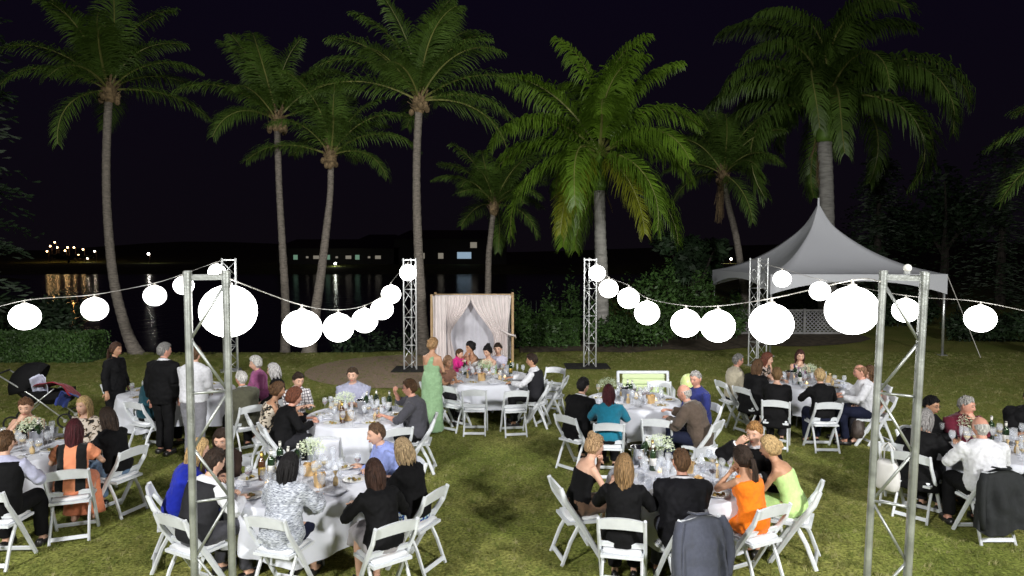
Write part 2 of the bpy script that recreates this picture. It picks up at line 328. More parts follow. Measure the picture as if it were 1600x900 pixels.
def palm(label, px, Y, r0, r1, kind, counts, scale, seed, rot0=0, nuts=True, tm='trunk', dead=0, skip=None, hidden_base=False):
    rnd = random.Random(seed); pts = [at(x, y, Y) for x, y in px]; base = pts[0].copy(); base.z = land(base.x, base.y) - .15
    if hidden_base: pts = [base] + pts[1:]
    else: pts[0].z = base.z
    root = empty('palm_tree', (base.x, base.y, base.z), 0, label, 'palm tree', 'palm trees behind the lawn')
    cl = smoothpts([p - base for p in pts], 12); m = len(cl); q = MB(); rad = []
    for i in range(m):
        t = i / (m - 1); r = r0 + (r1 - r0) * min(1, t * 1.5); r += r0 * .75 * math.exp(-t * 14); r *= 1 + (.045 if i % 2 else -.02); rad.append(r)
    q.tube(cl, rad, 14); q.build('trunk', M[tm], root, smooth=True)
    top = cl[-1]; ax = (cl[-1] - cl[-4]).normalized()
    if kind == 'coco':
        q = MB()
        for k in range(34):
            a = rnd.uniform(0, 2 * PI); h = rnd.uniform(-.3, .35); rr = r1 * 1.3
            p = top + V((math.cos(a) * rr, math.sin(a) * rr, h)); q.bar(p, p + V((math.cos(a) * rnd.uniform(.05, .22), math.sin(a) * .15, rnd.uniform(.1, .35))), .05, .012)
        q.ball(top, (r1 * 1.9, r1 * 1.9, .34), 10, 7); q.build('fibre_sheath', M['fibre'], root)
        if nuts:
            nm = MB().ball((0, 0, 0), (.085, .085, .11), 8, 6).mesh('coconut', M['fibre'], True)
            for k in range(9):
                a = rnd.uniform(0, 2 * PI); inst('coconut', nm, root, top + V((math.cos(a) * .24, math.sin(a) * .24, rnd.uniform(-.28, -.02))))
        ft = top + V((0, 0, .08))
    else:
        q = MB(); sh = 1.15 * scale; q.tube([top, top + V((0, 0, sh * .15)), top + V((0, 0, sh * .6)), top + V((.02, 0, sh))], [r1 * 1.1, r1 * 1.25, r1 * .85, r1 * .5], 14); q.build('crownshaft', M['sheath'], root, smooth=True)
        q = MB()
        for s in (-1, 1):                                     # dry sheath husks peeling off below the crownshaft
            for k in range(16):
                a = (0 if s > 0 else PI) + rnd.uniform(-.5, .5); l = rnd.uniform(.35, .75); q.quad(top + V((math.cos(a) * r1, math.sin(a) * r1, .05)), top + V((math.cos(a) * r1, math.sin(a) * r1 + .05, .05)), top + V((math.cos(a) * (r1 + l * .45), math.sin(a) * r1 + .06, -l)), top + V((math.cos(a) * (r1 + l * .42), math.sin(a) * r1, -l - .02)))
        q.build('dry_husk', M['fibre'], root); ft = top + V((.02, 0, sh * .93))
    sets = FR[{'coco': 'coco', 'royal': 'royal', 'weep': 'weep'}[kind]]
    for li, cnt in enumerate(counts):
        for k in range(cnt):
            a = 2 * PI * (k + rnd.uniform(-.25, .25)) / cnt + li * 1.1 + rot0
            me = sets[li][rnd.randrange(3)][1]; inst('frond', me, root, ft, (rnd.uniform(-.28, .28), rnd.uniform(-.18, .18), a), scale * rnd.uniform(.88, 1.08))
    if kind == 'royal':
        for a in (R(232), R(292)): inst('frond', FR['royaly'][0][1][1], root, ft, (0, 0, a), scale * .95)['label'] = 'yellowing old frond hanging beside the trunk'
    for k in range(dead):
        q = MB(); a = rnd.uniform(PI, 1.4 * PI)
        for j in range(40):
            p = top + V((math.cos(a) * .12 + rnd.uniform(-.06, .06), rnd.uniform(-.1, .1), -.1)); e = p + V((rnd.uniform(-.22, .05), 0, -rnd.uniform(.7, 1.9))); q.bar(p, e, .03, .006)
        q.build('dead_frond', M['fibre'], root)['label'] = 'dry brown frond hanging against the trunk'
    return root
palm('tall coconut palm with its trunk curving left, behind the left hedge', [(216, 556), (197, 515), (178, 440), (168, 340), (166, 250), (170, 145)], 21.3, .17, .115, 'coco', (5, 5, 5, 4, 1), 1.06, 1, .4)
palm('dim slender coconut palm between the two other left palms', [(444, 552), (446, 480), (441, 380), (436, 290), (433, 192)], 22.2, .15, .10, 'coco', (4, 5, 5, 3, 0), 1.0, 2, 1.0)
palm('coconut palm leaning right above the string of lanterns', [(482, 550), (500, 440), (511, 350), (516, 300), (517, 247)], 21.6, .16, .095, 'coco', (4, 4, 5, 3, 0), .92, 3, .1)
palm('tall straight coconut palm beside the curtained arbour', [(664, 556), (658, 470), (652, 350), (651, 250), (655, 162)], 21.0, .17, .115, 'coco', (5, 5, 6, 4, 1), 1.08, 4, 0)
palm('short coconut palm behind the curtained arbour', [(760, 470), (763, 420), (766, 375), (772, 325)], 25.0, .12, .10, 'coco', (5, 5, 5, 4, 2), .86, 5, .7, nuts=False)
palm('bright green royal palm with a smooth grey trunk', [(941, 500), (940, 440), (938, 370), (936, 298)], 24.0, .25, .20, 'royal', (3, 4, 4, 5, 5), 1.2, 61, 1.0, tm='royal')
palm('coconut palm leaning left with a dry frond, left of the marquee', [(1172, 470), (1152, 380), (1138, 320), (1130, 276)], 29.0, .15, .12, 'coco', (6, 6, 5, 4, 1), 1.0, 7, .3, dead=2)
palm('very large weeping palm towering behind the marquee', [(1294, 500), (1292, 400), (1291, 300), (1288, 222)], 30.0, .36, .30, 'weep', (5, 7, 8, 8), 1.5, 8, .2, tm='royal', dead=1)
palm('palm at the right edge of which only frond tips show', [(1752, 560), (1752, 400), (1752, 300), (1752, 215)], 17.5, .16, .12, 'coco', (4, 5, 6, 6, 4), 1.0, 9, .35)

# ------------------------------------------------------------------ bushes, hedges, dark trees
def leaf_blob(q, c, r, n, size, rnd, thin=.55):
    for _ in range(n):
        while True:
            d = V((rnd.gauss(0, 1), rnd.gauss(0, 1), rnd.gauss(0, 1)))
            if d.length > .1: break
        d.normalize(); rr = rnd.uniform(thin, 1.0) * (1 + .18 * mnoise.noise(d * 2.3 + V(c)))
        p = V(c) + V((d.x * r[0], d.y * r[1], d.z * r[2])) * rr
        a = V((rnd.uniform(-1, 1), rnd.uniform(-1, 1), rnd.uniform(-.7, .5))).normalized(); b = a.cross(d + V((.01, .02, rnd.uniform(-.5, .8)))).normalized(); s = size * rnd.uniform(.6, 1.3)
        q.add([p - a * s, p + b * s * .42, p + a * s, p - b * s * .42], [(0, 1, 2, 3)])
def bush(label, px, py0, py1, Y, wpx, seed, m='bush', n=2200, size=.09, name='bush', lobes=6, depth=1.0):
    rnd = random.Random(seed); base = at(px, py1, Y); base.z = land(base.x, base.y) - .05; k = Y / FPX; H = (at(px, py0, Y).z - base.z); Wd = wpx * k
    root = empty(name, base, 0, label, 'bush', None); q = MB()
    for i in range(lobes):
        cx = (i + .5) / lobes - .5; hh = H * rnd.uniform(.62, 1) if lobes > 1 else H
        leaf_blob(q, (cx * Wd * .85, rnd.uniform(-.3, .3) * depth, hh * .55), (Wd / lobes * .95, depth * .8, hh * .48), n // lobes, size, rnd)
    q.build('foliage', M[m], root)
    q = MB()
    for i in range(lobes * 2):
        x = ((i + .5) / lobes / 2 - .5) * Wd * .8; q.tube([(x * .9, .1, 0), (x * .95, rnd.uniform(.1, .3), H * .3), (x, rnd.uniform(.0, .3), H * .7)], [.03, .02, .01], 5)
    q.build('branch', M['bushD'], root); return root
bush('tall leafy bush at the right of the royal palm trunk', 1048, 398, 528, 24.5, 125, 11, n=4200)
bush('broad dark bush between the arbour and the royal palm', 850, 412, 545, 25.5, 120, 12, n=4200, m='bush')
bush('leafy bush behind the royal palm trunk', 935, 420, 540, 26.5, 130, 13, n=3800)
bush('low spreading bush by the soil bed', 985, 470, 552, 22.6, 150, 14, n=3600, size=.07)
bush('low bush right of the arbour post', 850, 470, 552, 23.2, 90, 15, n=2600, size=.07)
bush('bush tucked behind the left leg of the marquee', 1120, 452, 545, 25.0, 95, 16, n=2500, size=.08)
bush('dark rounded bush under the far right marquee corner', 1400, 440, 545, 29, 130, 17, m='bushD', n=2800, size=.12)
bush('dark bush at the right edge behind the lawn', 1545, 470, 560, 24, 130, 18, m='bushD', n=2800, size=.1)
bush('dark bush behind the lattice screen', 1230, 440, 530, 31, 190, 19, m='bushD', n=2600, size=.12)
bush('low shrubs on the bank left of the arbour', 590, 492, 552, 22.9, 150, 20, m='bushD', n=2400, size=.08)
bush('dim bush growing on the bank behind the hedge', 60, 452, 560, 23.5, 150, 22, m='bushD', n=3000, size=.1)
def hedge(label, x0, x1, ytop, ybot, Y, depth, seed):
    rnd = random.Random(seed); a = at(x0, ybot, Y); b = at(x1, ybot, Y); H = at(x0, ytop, Y).z; Wd = b.x - a.x
    root = empty('hedge', ((a.x + b.x) / 2, Y + depth / 2, 0), 0, label, 'hedge'); q = MB()
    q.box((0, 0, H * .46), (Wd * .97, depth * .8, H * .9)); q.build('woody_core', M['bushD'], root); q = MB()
    for _ in range(int(Wd * 1900)):
        f = rnd.random(); x = rnd.uniform(-Wd / 2, Wd / 2)
        p = V((x, -depth / 2 + rnd.uniform(-.04, .06), rnd.uniform(0, H))) if f < .62 else V((x, rnd.uniform(-depth / 2, depth / 2), H + rnd.uniform(-.05, .05)))
        if f > .93: p = V((rnd.choice((-1, 1)) * (Wd / 2 + rnd.uniform(-.05, .04)), rnd.uniform(-depth / 2, depth / 2), rnd.uniform(0, H)))
        c = V((rnd.uniform(-1, 1), rnd.uniform(-1, 1), rnd.uniform(-1, 1))).normalized(); d = c.orthogonal().normalized(); s = rnd.uniform(.025, .055)
        q.add([p - c * s, p + d * s * .5, p + c * s, p - d * s * .5], [(0, 1, 2, 3)])
    q.build('foliage', M['bush'], root); return root
hedge('clipped dark hedge standing at the left edge of the lawn', -60, 139, 524, 572, 19.4, 1.1, 31)
hedge('clipped hedge running right from the curtained arbour', 806, 905, 503, 550, 22.8, .7, 32)
def conifer(label, px, py, Y, top_py, wpx, seed, m='bushD', n=24, cat='tree'):
    rnd = random.Random(seed); b = at(px, py, Y); b.z = land(b.x, b.y) - .1; H = at(px, top_py, Y).z - b.z; Rr = wpx * Y / FPX / 2
    root = empty('conifer_tree', b, 0, label, cat); q = MB(); q.tube([(0, 0, 0), (0, 0, H * .5), (0, 0, H)], [.28, .16, .03], 8); q.build('trunk', M['barkD'], root)
    q = MB()
    for i in range(n):
        z = H * (.08 + .9 * i / n); r = Rr * (1 - .75 * (i / n) ** 1.3)
        for k in range(9):
            a = rnd.uniform(0, 2 * PI); l = r * rnd.uniform(.75, 1.05); d = V((math.cos(a), math.sin(a), 0))
            for j in range(18):
                t = (j + rnd.random()) / 18; p = V((0, 0, z)) + d * l * t + V((0, 0, -.25 * l * t * t + rnd.uniform(-.12, .12))); sd = d.cross(V((0, 0, 1)))
                c = (sd * rnd.choice((-1, 1)) + d * rnd.uniform(0, 1) + V((0, 0, rnd.uniform(-.6, .3)))).normalized(); s = rnd.uniform(.12, .3)
                q.add([p, p + c * s + V((0, 0, .03)), p + c * s * 1.4, p + c * s - V((0, 0, .04))], [(0, 1, 2, 3)])
    q.build('crown', M[m], root); return root
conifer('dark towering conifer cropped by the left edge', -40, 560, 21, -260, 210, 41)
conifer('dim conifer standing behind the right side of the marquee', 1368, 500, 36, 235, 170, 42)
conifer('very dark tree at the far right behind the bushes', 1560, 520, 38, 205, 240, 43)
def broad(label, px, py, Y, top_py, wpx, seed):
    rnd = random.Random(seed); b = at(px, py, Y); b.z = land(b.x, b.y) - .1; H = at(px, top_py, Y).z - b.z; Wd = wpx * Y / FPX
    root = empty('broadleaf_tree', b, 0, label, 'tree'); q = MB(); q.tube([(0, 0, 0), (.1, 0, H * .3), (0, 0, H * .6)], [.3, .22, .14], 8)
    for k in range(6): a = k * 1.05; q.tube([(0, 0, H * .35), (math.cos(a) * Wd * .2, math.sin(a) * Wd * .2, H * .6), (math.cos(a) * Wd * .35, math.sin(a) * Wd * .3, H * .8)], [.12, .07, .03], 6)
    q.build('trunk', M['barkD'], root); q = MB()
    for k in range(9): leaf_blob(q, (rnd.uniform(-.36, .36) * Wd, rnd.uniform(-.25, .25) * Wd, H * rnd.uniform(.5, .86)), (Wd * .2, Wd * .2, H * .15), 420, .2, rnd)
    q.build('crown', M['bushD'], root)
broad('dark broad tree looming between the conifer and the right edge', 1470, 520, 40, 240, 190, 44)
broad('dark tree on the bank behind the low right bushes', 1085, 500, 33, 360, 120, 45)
q = MB(); r0 = onz(1640, 560); rnd = random.Random(5); root = empty('spiky_plant', r0, 0, 'spiky long-leaved plant at the right edge of the lawn', 'plant')
for k in range(26):
    a = rnd.uniform(0, 2 * PI); e = rnd.uniform(.3, 1.3); L = rnd.uniform(1.3, 2.1); q = MB(); d = V((math.cos(a) * math.cos(e), math.sin(a) * math.cos(e), math.sin(e)))
    q.tube([V((0, 0, .2)), d * L * .5 + V((0, 0, .25)), d * L + V((0, 0, -.05))], [(.03, .006), (.026, .005), (.003, .002)], 4, side=d.cross(V((0, 0, 1)))); q.build('long_leaf', M['bush'], root)

# ------------------------------------------------------------------ far shore: houses and lamps

M['wallfar'] = mat('rendered_wall', (.10, .09, .08), .9); M['rooffar'] = mat('roof_tiles', (.10, .06, .05), .9)
def winm(c, s): return mat('lit_window', (.1, .1, .1), .4, emit=c, es=s)
WG = winm((.55, 1, .7), .22); WB = winm((.45, .75, 1), .4); WW = winm((1, .9, .72), .2); WO = winm((1, .5, .12), 4)
def house(label, px, Y, wm_, h, wins, glow):
    p = at(px, 400, Y); p.z = land(p.x, p.y); root = empty('far_house', p, 0, label, 'house', None); q = MB(); q.box((0, 0, h / 2), (wm_, 8, h)); q.build('wall', M['wallfar'], root)
    q = MB(); q.add([(-wm_ / 2 - .5, -4.6, h), (wm_ / 2 + .5, -4.6, h), (wm_ / 2 + .5, 4.6, h), (-wm_ / 2 - .5, 4.6, h), (-wm_ / 2 + 3, 0, h + 2), (wm_ / 2 - 3, 0, h + 2)], [(0, 1, 5, 4), (1, 2, 5), (2, 3, 4, 5), (3, 0, 4), (3, 2, 1, 0)]); q.build('roof', M['rooffar'], root)
    for x, z, w_, hh, m_ in wins:
        f = MB(); f.box((x, -4.03, z), (w_ + .3, .08, hh + .3)); fo = f.build('window', M['wallfar'], root); g_ = MB(); g_.box((x, -4.09, z), (w_, .04, hh)); g_.build('pane', m_, fo)
house('long low house across the water with a lit verandah', 535, 150, 26, 3.4, [(-9 + i * 2.2 + (i % 2) * .3, 1.5, (.9, .5, 1.2)[i % 3], (1.0, .7, .4)[(i * 2) % 3], WW if i % 3 else WG) for i in range(9)], 1)
house('house across the water with one blue-white lit window', 598, 156, 12, 4.6, [(0, 3.2, 1.8, 1.4, WB), (-3, 1.5, 1.1, 1.2, WG)], 1)
house('two-storey house across the water behind the palms', 706, 150, 24, 5.4, [(-6, 1.8, 1.1, 1.2, WW), (-2, 1.8, 1.1, 1.2, WW), (3, 1.9, 3, 1.4, winm((.5, .7, .9), .5)), (5, 4.1, 1.4, 1.2, WW)], 1)
house('house across the water beside the short palm', 745, 158, 12, 4.0, [(0, 2.4, 2.6, 1.3, WB), (-3.6, 1.8, 1.1, 1.1, WW)], 1)
LB = MB().ball((0, 0, 0), 1, 8, 6)
def far_lamp(label, px, py, Y, col, s, r=.32, grp='lamps on the hill across the water'):
    p = at(px, py, Y); gz = land(p.x, p.y); root = empty('street_lamp', (p.x, p.y, gz), 0, label, 'street lamp', grp)
    q = MB(); q.tube([(0, 0, 0), (0, 0, p.z - gz)], .05, 5); q.tube([(0, 0, p.z - gz), (0, -.5, p.z - gz)], .03, 5); q.build('pole', M['rooffar'], root)
    q = MB(); q.ball((0, -.6, p.z - gz - .1), r, 8, 6); q.build('bulb', mat('lamp_bulb', (.1, .1, .1), .5, emit=col, es=s), root)
for i, (x, y) in enumerate(((76, 392), (81, 384), (88, 378), (92, 386), (104, 391), (108, 386), (118, 386), (125, 398), (132, 389), (150, 392), (139, 403))):
    far_lamp('warm street lamp in the cluster on the hill across the water', x, y, 166, (1, .62, .25) if i < 9 else (1, .85, .6), 22, .18)
far_lamp('lone white street lamp right of the hill cluster', 234, 396, 160, (1, .95, .85), 40, .24)
far_lamp('small lamp across the water between the left palms', 461, 398, 160, (1, .8, .6), 20, .2)
far_lamp('white lamp across the water left of the arbour truss', 618, 398, 160, (1, .97, .9), 40, .3)
far_lamp('small green-white lamp at the far verandah', 541, 419, 140, (.7, 1, .8), 30, .25)
far_lamp('lamp beside the verandah posts across the water', 525, 411, 140, (.95, 1, .85), 20, .25)
far_lamp('left of the two small lamps far behind the marquee', 1125, 402, 158, (1, .9, .8), 30, .28)
far_lamp('right of the two small lamps far behind the marquee', 1141, 404, 158, (1, .8, .6), 30, .25)
far_lamp('orange lamp on the water front at the left', 121, 463, 58, (1, .50, .14), 26, .09, 'orange waterfront lamps')
far_lamp('small orange lamp on the water front at the far left', 92, 462, 58, (1, .50, .14), 14, .05, 'orange waterfront lamps')
broad('dim tree on the hill across the water under the lamps', 108, 430, 162, 396, 60, 46)

# ------------------------------------------------------------------ marquee
mq = V((10.45, 23.4, 0)); hs = 2.72; root = empty('marquee', mq, R(1.5), 'white peaked marquee tent at the back right of the lawn', 'tent')
canv = mat('marquee_canvas', (.74, .76, .82), .55, bump=.12, bs=5, trans=(.12, 'ShaderNodeBsdfTranslucent', (.5, .5, .55)))
def roof_z(x, y):
    r = max(abs(x), abs(y)) / hs; d = max(0, 1 - r); return 2.50 + 2.0 * (.32 * d + .68 * d ** 2.3) + (.32 * math.exp(-((math.hypot(x, y)) / .28) ** 1.6))
q = MB(); N = 16; per = []
for k in range(4):
    for i in range(N):
        u = -1 + 2 * i / N; c, s_ = math.cos(k * PI / 2), math.sin(k * PI / 2); per.append((u * c + s_, u * s_ - c, u))
rings = []
for j in range(29):
    r_ = (.012 + .988 * j / 28); ring = []
    for x, y, u in per:
        z = roof_z(x * r_ * hs, y * r_ * hs) - .16 * (1 - u * u) * math.sin(PI * r_) + .010 * mnoise.noise(V((x * r_ * 5, y * r_ * 5, 2))); ring.append((x * r_ * hs, y * r_ * hs, z))
    rings.append(ring)
q.loft(rings, cap=False)
q.build('canopy', canv, root, smooth=True)
for k in range(4):
    q = MB(); c, s_ = math.cos(k * PI / 2), math.sin(k * PI / 2); vs = []
    for i in range(25):
        u = -hs + 2 * hs * i / 24; arc = .34 - .42 * (1 - (abs(u) / hs) ** 2.2) + .30
        for z in (2.50, 2.50 - max(.18, arc * .95)):
            x, y = u, -hs - .012; vs.append((x * c - y * s_, x * s_ + y * c, z))
    q.add(vs, [(2 * i, 2 * i + 2, 2 * i + 3, 2 * i + 1) for i in range(24)]); q.build('valance', canv, root)
for x, y in ((-1, -1), (1, -1), (1, 1), (-1, 1)):
    q = MB(); q.tube([(x * (hs - .05), y * (hs - .05), 0), (x * (hs - .05), y * (hs - .05), 2.48)], .04, 8); lo = q.build('leg', M['alu'], root, smooth=True)
    f = MB(); f.box((x * (hs - .05), y * (hs - .05), .02), (.2, .2, .03)); f.build('foot_plate', M['alu'], lo)
q = MB(); q.tube([(hs, -hs, 2.45), (hs + .75, -hs - .5, .02)], .010, 5); q.build('guy_rope', M['cable'], root)
q = MB(); q.tube([(0, 0, 4.5), (0, 0, 5.02)], [.05, .03], 8); q.build('finial', canv, root)
# lattice screen
L0 = at(1130, 520, 26.3); L1 = at(1318, 520, 26.3); Wl = L1.x - L0.x; zt, zb = at(1200, 486, 26.3).z, .08
root = empty('lattice_screen', (L0.x, 26.3, 0), 0, 'white diagonal lattice screen behind the marquee', 'fence'); pw = mat('white_painted_timber', (.34, .34, .34), .7, var=.15, vs=5)
q = MB(); st = .155; n_ = int((Wl + zt) / st)
for i in range(-int((zt - zb) / st) - 1, n_ + 1):
    for s_ in (1, -1):
        xa = i * st; xb = xa + (zt - zb); x0c, x1c = max(0, xa), min(Wl, xb)
        if x1c - x0c < .05: continue
        za, zc = zb + (x0c - xa), zb + (x1c - xa)
        if s_ < 0: za, zc = zt - (x0c - xa), zt - (x1c - xa)
        q.bar((x0c, .01 * s_, za), (x1c, .01 * s_, zc), .008, .035)
tag(q.build('lattice_slats', pw, root), kind='stuff')
for z in (zt + .03, zb - .02): q = MB(); q.box((Wl / 2, -.03, z), (Wl, .05, .08)); q.build('rail', pw, root)
for i in range(4): q = MB(); q.box((Wl * i / 3, -.06, (zt + .1) / 2), (.09, .07, zt + .1)); q.build('post', pw, root)

# ------------------------------------------------------------------ truss towers
def truss(label, x, y, rz, n, Wd, rc, H=3.0, bays=4, lean=0, face_only=False, flip=1, matte=True):
    root = empty('truss_tower', (x, y, 0), rz, label, 'truss tower'); root.rotation_euler = (0, lean, rz)
    Rr = Wd / 2 / math.sin(PI / n); cs = [V((Rr * math.cos(2 * PI * k / n + (PI / 4 if n == 4 else PI / 2)), Rr * math.sin(2 * PI * k / n + (PI / 4 if n == 4 else PI / 2)), 0)) for k in range(n)]
    m = M['steel'] if not matte else M['alu']
    for c in cs:
        q = MB(); q.tube([c + V((0, 0, .02)), c + V((0, 0, H))], rc, 16); o = q.build('chord', m, root, smooth=True)
        e = o.modifiers.new('edge', 'EDGE_SPLIT'); e.split_angle = R(50)
        f = MB(); f.tube([c + V((0, 0, H - .11)), c + V((0, 0, H + .004))], rc * 1.14, 16); f.build('end_collar', m, o, smooth=False)
    bh = H / bays; pitch = bh
    for k in range(n):
        a, b = cs[k], cs[(k + 1) % n]; d = (b - a).normalized(); a1, b1 = a + d * rc * .8, b - d * rc * .8
        if (a.y + b.y) / 2 < -.01 and flip < 0: a1, b1 = b1, a1
        for j in range(bays):
            z0 = H - .10 - j * pitch; z1 = z0 - pitch * .46; z2 = z0 - pitch * .94
            if z2 < 0: z2 = .04
            if not (face_only and (a.y + b.y) / 2 > .01):
                q = MB(); q.tube([a1 + V((0, 0, z0)), b1 + V((0, 0, z1))], rc * .42, 8); q.build('brace', m, root, smooth=True)
                q = MB(); q.tube([b1 + V((0, 0, z1 - .02)), a1 + V((0, 0, z2))], rc * .42, 8); q.build('brace', m, root, smooth=True)
                q = MB(); q.tube([a1 + V((0, 0, z2 - .02)), b1 + V((0, 0, z2 - .02))], rc * .42, 8); q.build('rung', m, root, smooth=True)
        q = MB(); q.box((a + b) / 2 + V((0, 0, H - .04)), ((b - a).length - rc * 1.6, rc * .7, rc * 1.35), M=Matrix.Rotation(math.atan2(d.y, d.x), 3, 'Z')); q.build('top_rail', m, root)
    q = MB(); q.box((0, 0, .012), (Wd + .2, Wd + .2, .016)); q.build('base_plate', m, root)
    return root
def near_truss(label, pxl, pxr, ytop, Y, lean, flip):
    c = at((pxl + pxr) / 2, ytop, Y + .16); th = math.atan2(c.x, c.y)
    return truss(label, c.x, c.y, -th * 1.0, 4, .245, .0235, 3.02, 4, lean, True, flip, False)
near_truss('tall near steel truss tower standing at the left front', 291, 355, 420, 4.62, 0, -1)
near_truss('tall near steel truss tower standing at the right front, slightly leaning', 1363, 1426, 425, 4.55, R(1.3), 1)
def far_truss(label, px, py, rz, n=3):
    p = onz(px, py); return truss(label, p.x, p.y, rz, n, .33, .022, 3.0)
far_truss('slim far truss tower behind the elderly guests at the left', 361, 579, R(25), 4)
far_truss('slim far truss tower beside the woman in the green dress', 642, 578, 0)
far_truss('slim far truss tower in front of the royal palm', 921, 574, 0)
far_truss('slim far truss tower by the corner of the marquee', 1183, 572, R(20), 4)
def rubber(label, a, b, y0, y1):
    p = onz(a, y1); r = onz(b, y1); t = onz(a, y0); q = MB(); q.box((0, 0, .008), (r.x - p.x, t.y - p.y, .012)); tag(q.build('rubber_mat', M['mat'], loc=((p.x + r.x) / 2, (p.y + t.y) / 2, .018)), label, 'mat')
rubber('black mat under the far truss beside the green dress', 610, 660, 573.5, 583)
rubber('black mat under the far truss before the royal palm', 885, 955, 569, 578)
# unlit glass globe lamp, faint glow put into its glass, on top of the right near truss
gp = at(1418, 419, 4.62); root = empty('globe_lamp', gp, 0, 'small unlit glass globe on top of the right near truss', 'lamp')
q = MB(); q.ball((0, 0, .0), .027, 14, 10); q.build('globe', mat('frosted_glass_glow', (.7, .7, .68), .15, emit=(1, .95, .85), es=.25), root, smooth=True); q = MB(); q.lathe([(.02, -.04), (.022, -.02)], 10); q.build('socket', M['alu'], root)

# ------------------------------------------------------------------ lantern strings
def string(label, lans, ends, wire_lbl, first='paper_lantern'):
    pts = []
    lan_me = bpy.data.meshes.get('lantern_shade')
    if lan_me is None:
        q = MB(); n_ = 28; m_ = 20; rings = []
        for i in range(m_ + 1):
            th = -PI / 2 * .93 + PI * .93 * i / m_; r_ = 1 + (.004 if i % 2 else -.004); rings.append([(r_ * math.cos(th) * math.cos(2 * PI * k / n_), r_ * math.cos(th) * math.sin(2 * PI * k / n_), .95 * r_ * math.sin(th)) for k in range(n_)])
        q.loft(rings); lan_me = q.mesh('lantern_shade', M['lampglow'], True)
        string.cap = MB().lathe([(.16, 0), (.17, .08), (.06, .14), (.05, .3)], 10).mesh('lantern_cap', M['cable'])
    for i, (px, py, d) in enumerate(lans):
        Y = FPX * .44 / d; p = at(px, py, Y); r_ = .22
        lb = label % ORD[i] if '%' in label else label
        root = empty('paper_lantern', p, 0, lb, 'lantern', 'round lanterns on the ' + wire_lbl)
        inst('lantern_shade', lan_me, root, sc=r_); inst('lantern_cap', string.cap, root, (0, 0, r_ * .94), sc=r_)
        pts.append(p + V((0, 0, r_ * 1.2)))
    allp = ([V(ends[0])] if ends[0] else []) + pts + ([V(ends[1])] if ends[1] else [])
    o = allp[0]; q = MB(); q.tube([p - o for p in smoothpts(allp, 6)], .0055, 5); tag(q.build('lantern_cable', M['cable'], loc=o), 'cable of the ' + wire_lbl, 'cable')
ORD = ['first', 'second', 'third', 'fourth', 'fifth', 'sixth', 'seventh', 'eighth', 'ninth']
T1t = at(352, 428, 4.75); T2t = at(642, 404, 18.0); T3t = at(921, 403, 18.5); T4t = at(1375, 440, 4.6)
string('%s glowing round lantern from the left front truss toward the arbour', [(357, 486, 86), (472, 513, 61), (529, 512, 47), (570, 501, 40), (597, 483, 35), (611, 460, 30.5), (637.5, 426, 26.5)], (T1t, T2t), 'string from the left near truss to the arbour')
string('%s glowing round lantern from the left edge toward the far left truss', [(39, 495, 43), (148, 483, 38), (242, 462, 33), (287, 446, 30), (339, 425, 26)], (at(-60, 498, 9.6), at(361, 405, 18)), 'string leaving the picture at the left edge')
string('%s glowing round lantern from the royal palm truss toward the right front truss', [(933, 427, 26), (951, 451, 30), (982, 466, 34), (1011, 489, 39), (1071.5, 505, 46), (1121.5, 509.5, 53), (1205, 506, 67), (1331, 485, 79)], (T3t, T4t), 'string from the royal palm truss to the right near truss')
string('%s glowing round lantern from the marquee truss toward the right edge', [(1222, 436, 27), (1281, 455, 31), (1415, 485, 39), (1531.5, 498, 44)], (at(1185, 410, 18.5), at(1680, 505, 9.6)), 'string leaving the picture at the right edge')

# ------------------------------------------------------------------ arbour with curtains
Ya = 19.6; a0 = at(675, 560, Ya); a1 = at(801, 560, Ya); zt = at(740, 462, Ya).z; Wa = a1.x - a0.x; root = empty('wedding_arbour', ((a0.x + a1.x) / 2, Ya, 0), 0, 'timber wedding arbour with sheer white curtains behind the bridal table', 'arbour'); hw = Wa / 2
for x in (-hw, hw):
    for y in (0, 1.0): q = MB(); q.box((x, y, (zt + .04) / 2), (.07, .07, zt + .04)); q.build('post', M['wood'], root, bevel=.006)
for y in (0, 1.0): q = MB(); q.box((0, y, zt - .035), (Wa - .07, .055, .06)); q.build('crossbar', M['wood'], root)
for x in (-hw, hw): q = MB(); q.box((x, .5, zt - .03), (.05, .93, .05)); q.build('side_bar', M['wood'], root)
sheer = mat('sheer_curtain', (.88, .81, .80), .9, var=.06, vs=4, trans=(.12, 'ShaderNodeBsdfTransparent', (1, .97, .96)))
sheer2 = mat('sheer_backing', (.72, .72, .80), .9, var=.1, vs=3, trans=(.12, 'ShaderNodeBsdfTransparent', (1, 1, 1)))
def curtain(name, fx, y0, m, seed, nf=22, z1=.05, amp=.05, label=None, z0=None):
    rnd = random.Random(seed); ph = [rnd.uniform(-.6, .6) for _ in range(nf * 2)]; q = MB(); nu, nv = nf * 6, 20; vs = []
    for j in range(nv + 1):
        t = j / nv; xa, xb = fx(t)
        for i in range(nu + 1):
            u = i / nu; k = u * nf; f = math.sin(k * 2 * PI + ph[int(k) % nf] + .8 * math.sin(t * 3 + seed)); am = amp * (.5 + .5 * t) * min(1, (xb - xa) / .9 + .35)
            vs.append((xa + (xb - xa) * u + .01 * math.sin(9 * u + 5 * t), y0 + am * f, (z0 or zt) * (1 - t) + z1 * t))
    q.add(vs, [(j * (nu + 1) + i, j * (nu + 1) + i + 1, (j + 1) * (nu + 1) + i + 1, (j + 1) * (nu + 1) + i) for j in range(nv) for i in range(nu)]); o = q.build(name, m, root, smooth=True)
    if label: o['label'] = label
def ease(t): t = max(0, min(1, t)); return t * t * (3 - 2 * t)
curtain('curtain', lambda t: (-hw + .03 + .02 * t, -hw + .45 - .03 * ease(t * 1.2)), -.06, sheer, 1, 4, amp=.06, label='narrow sheer curtain at the left post')
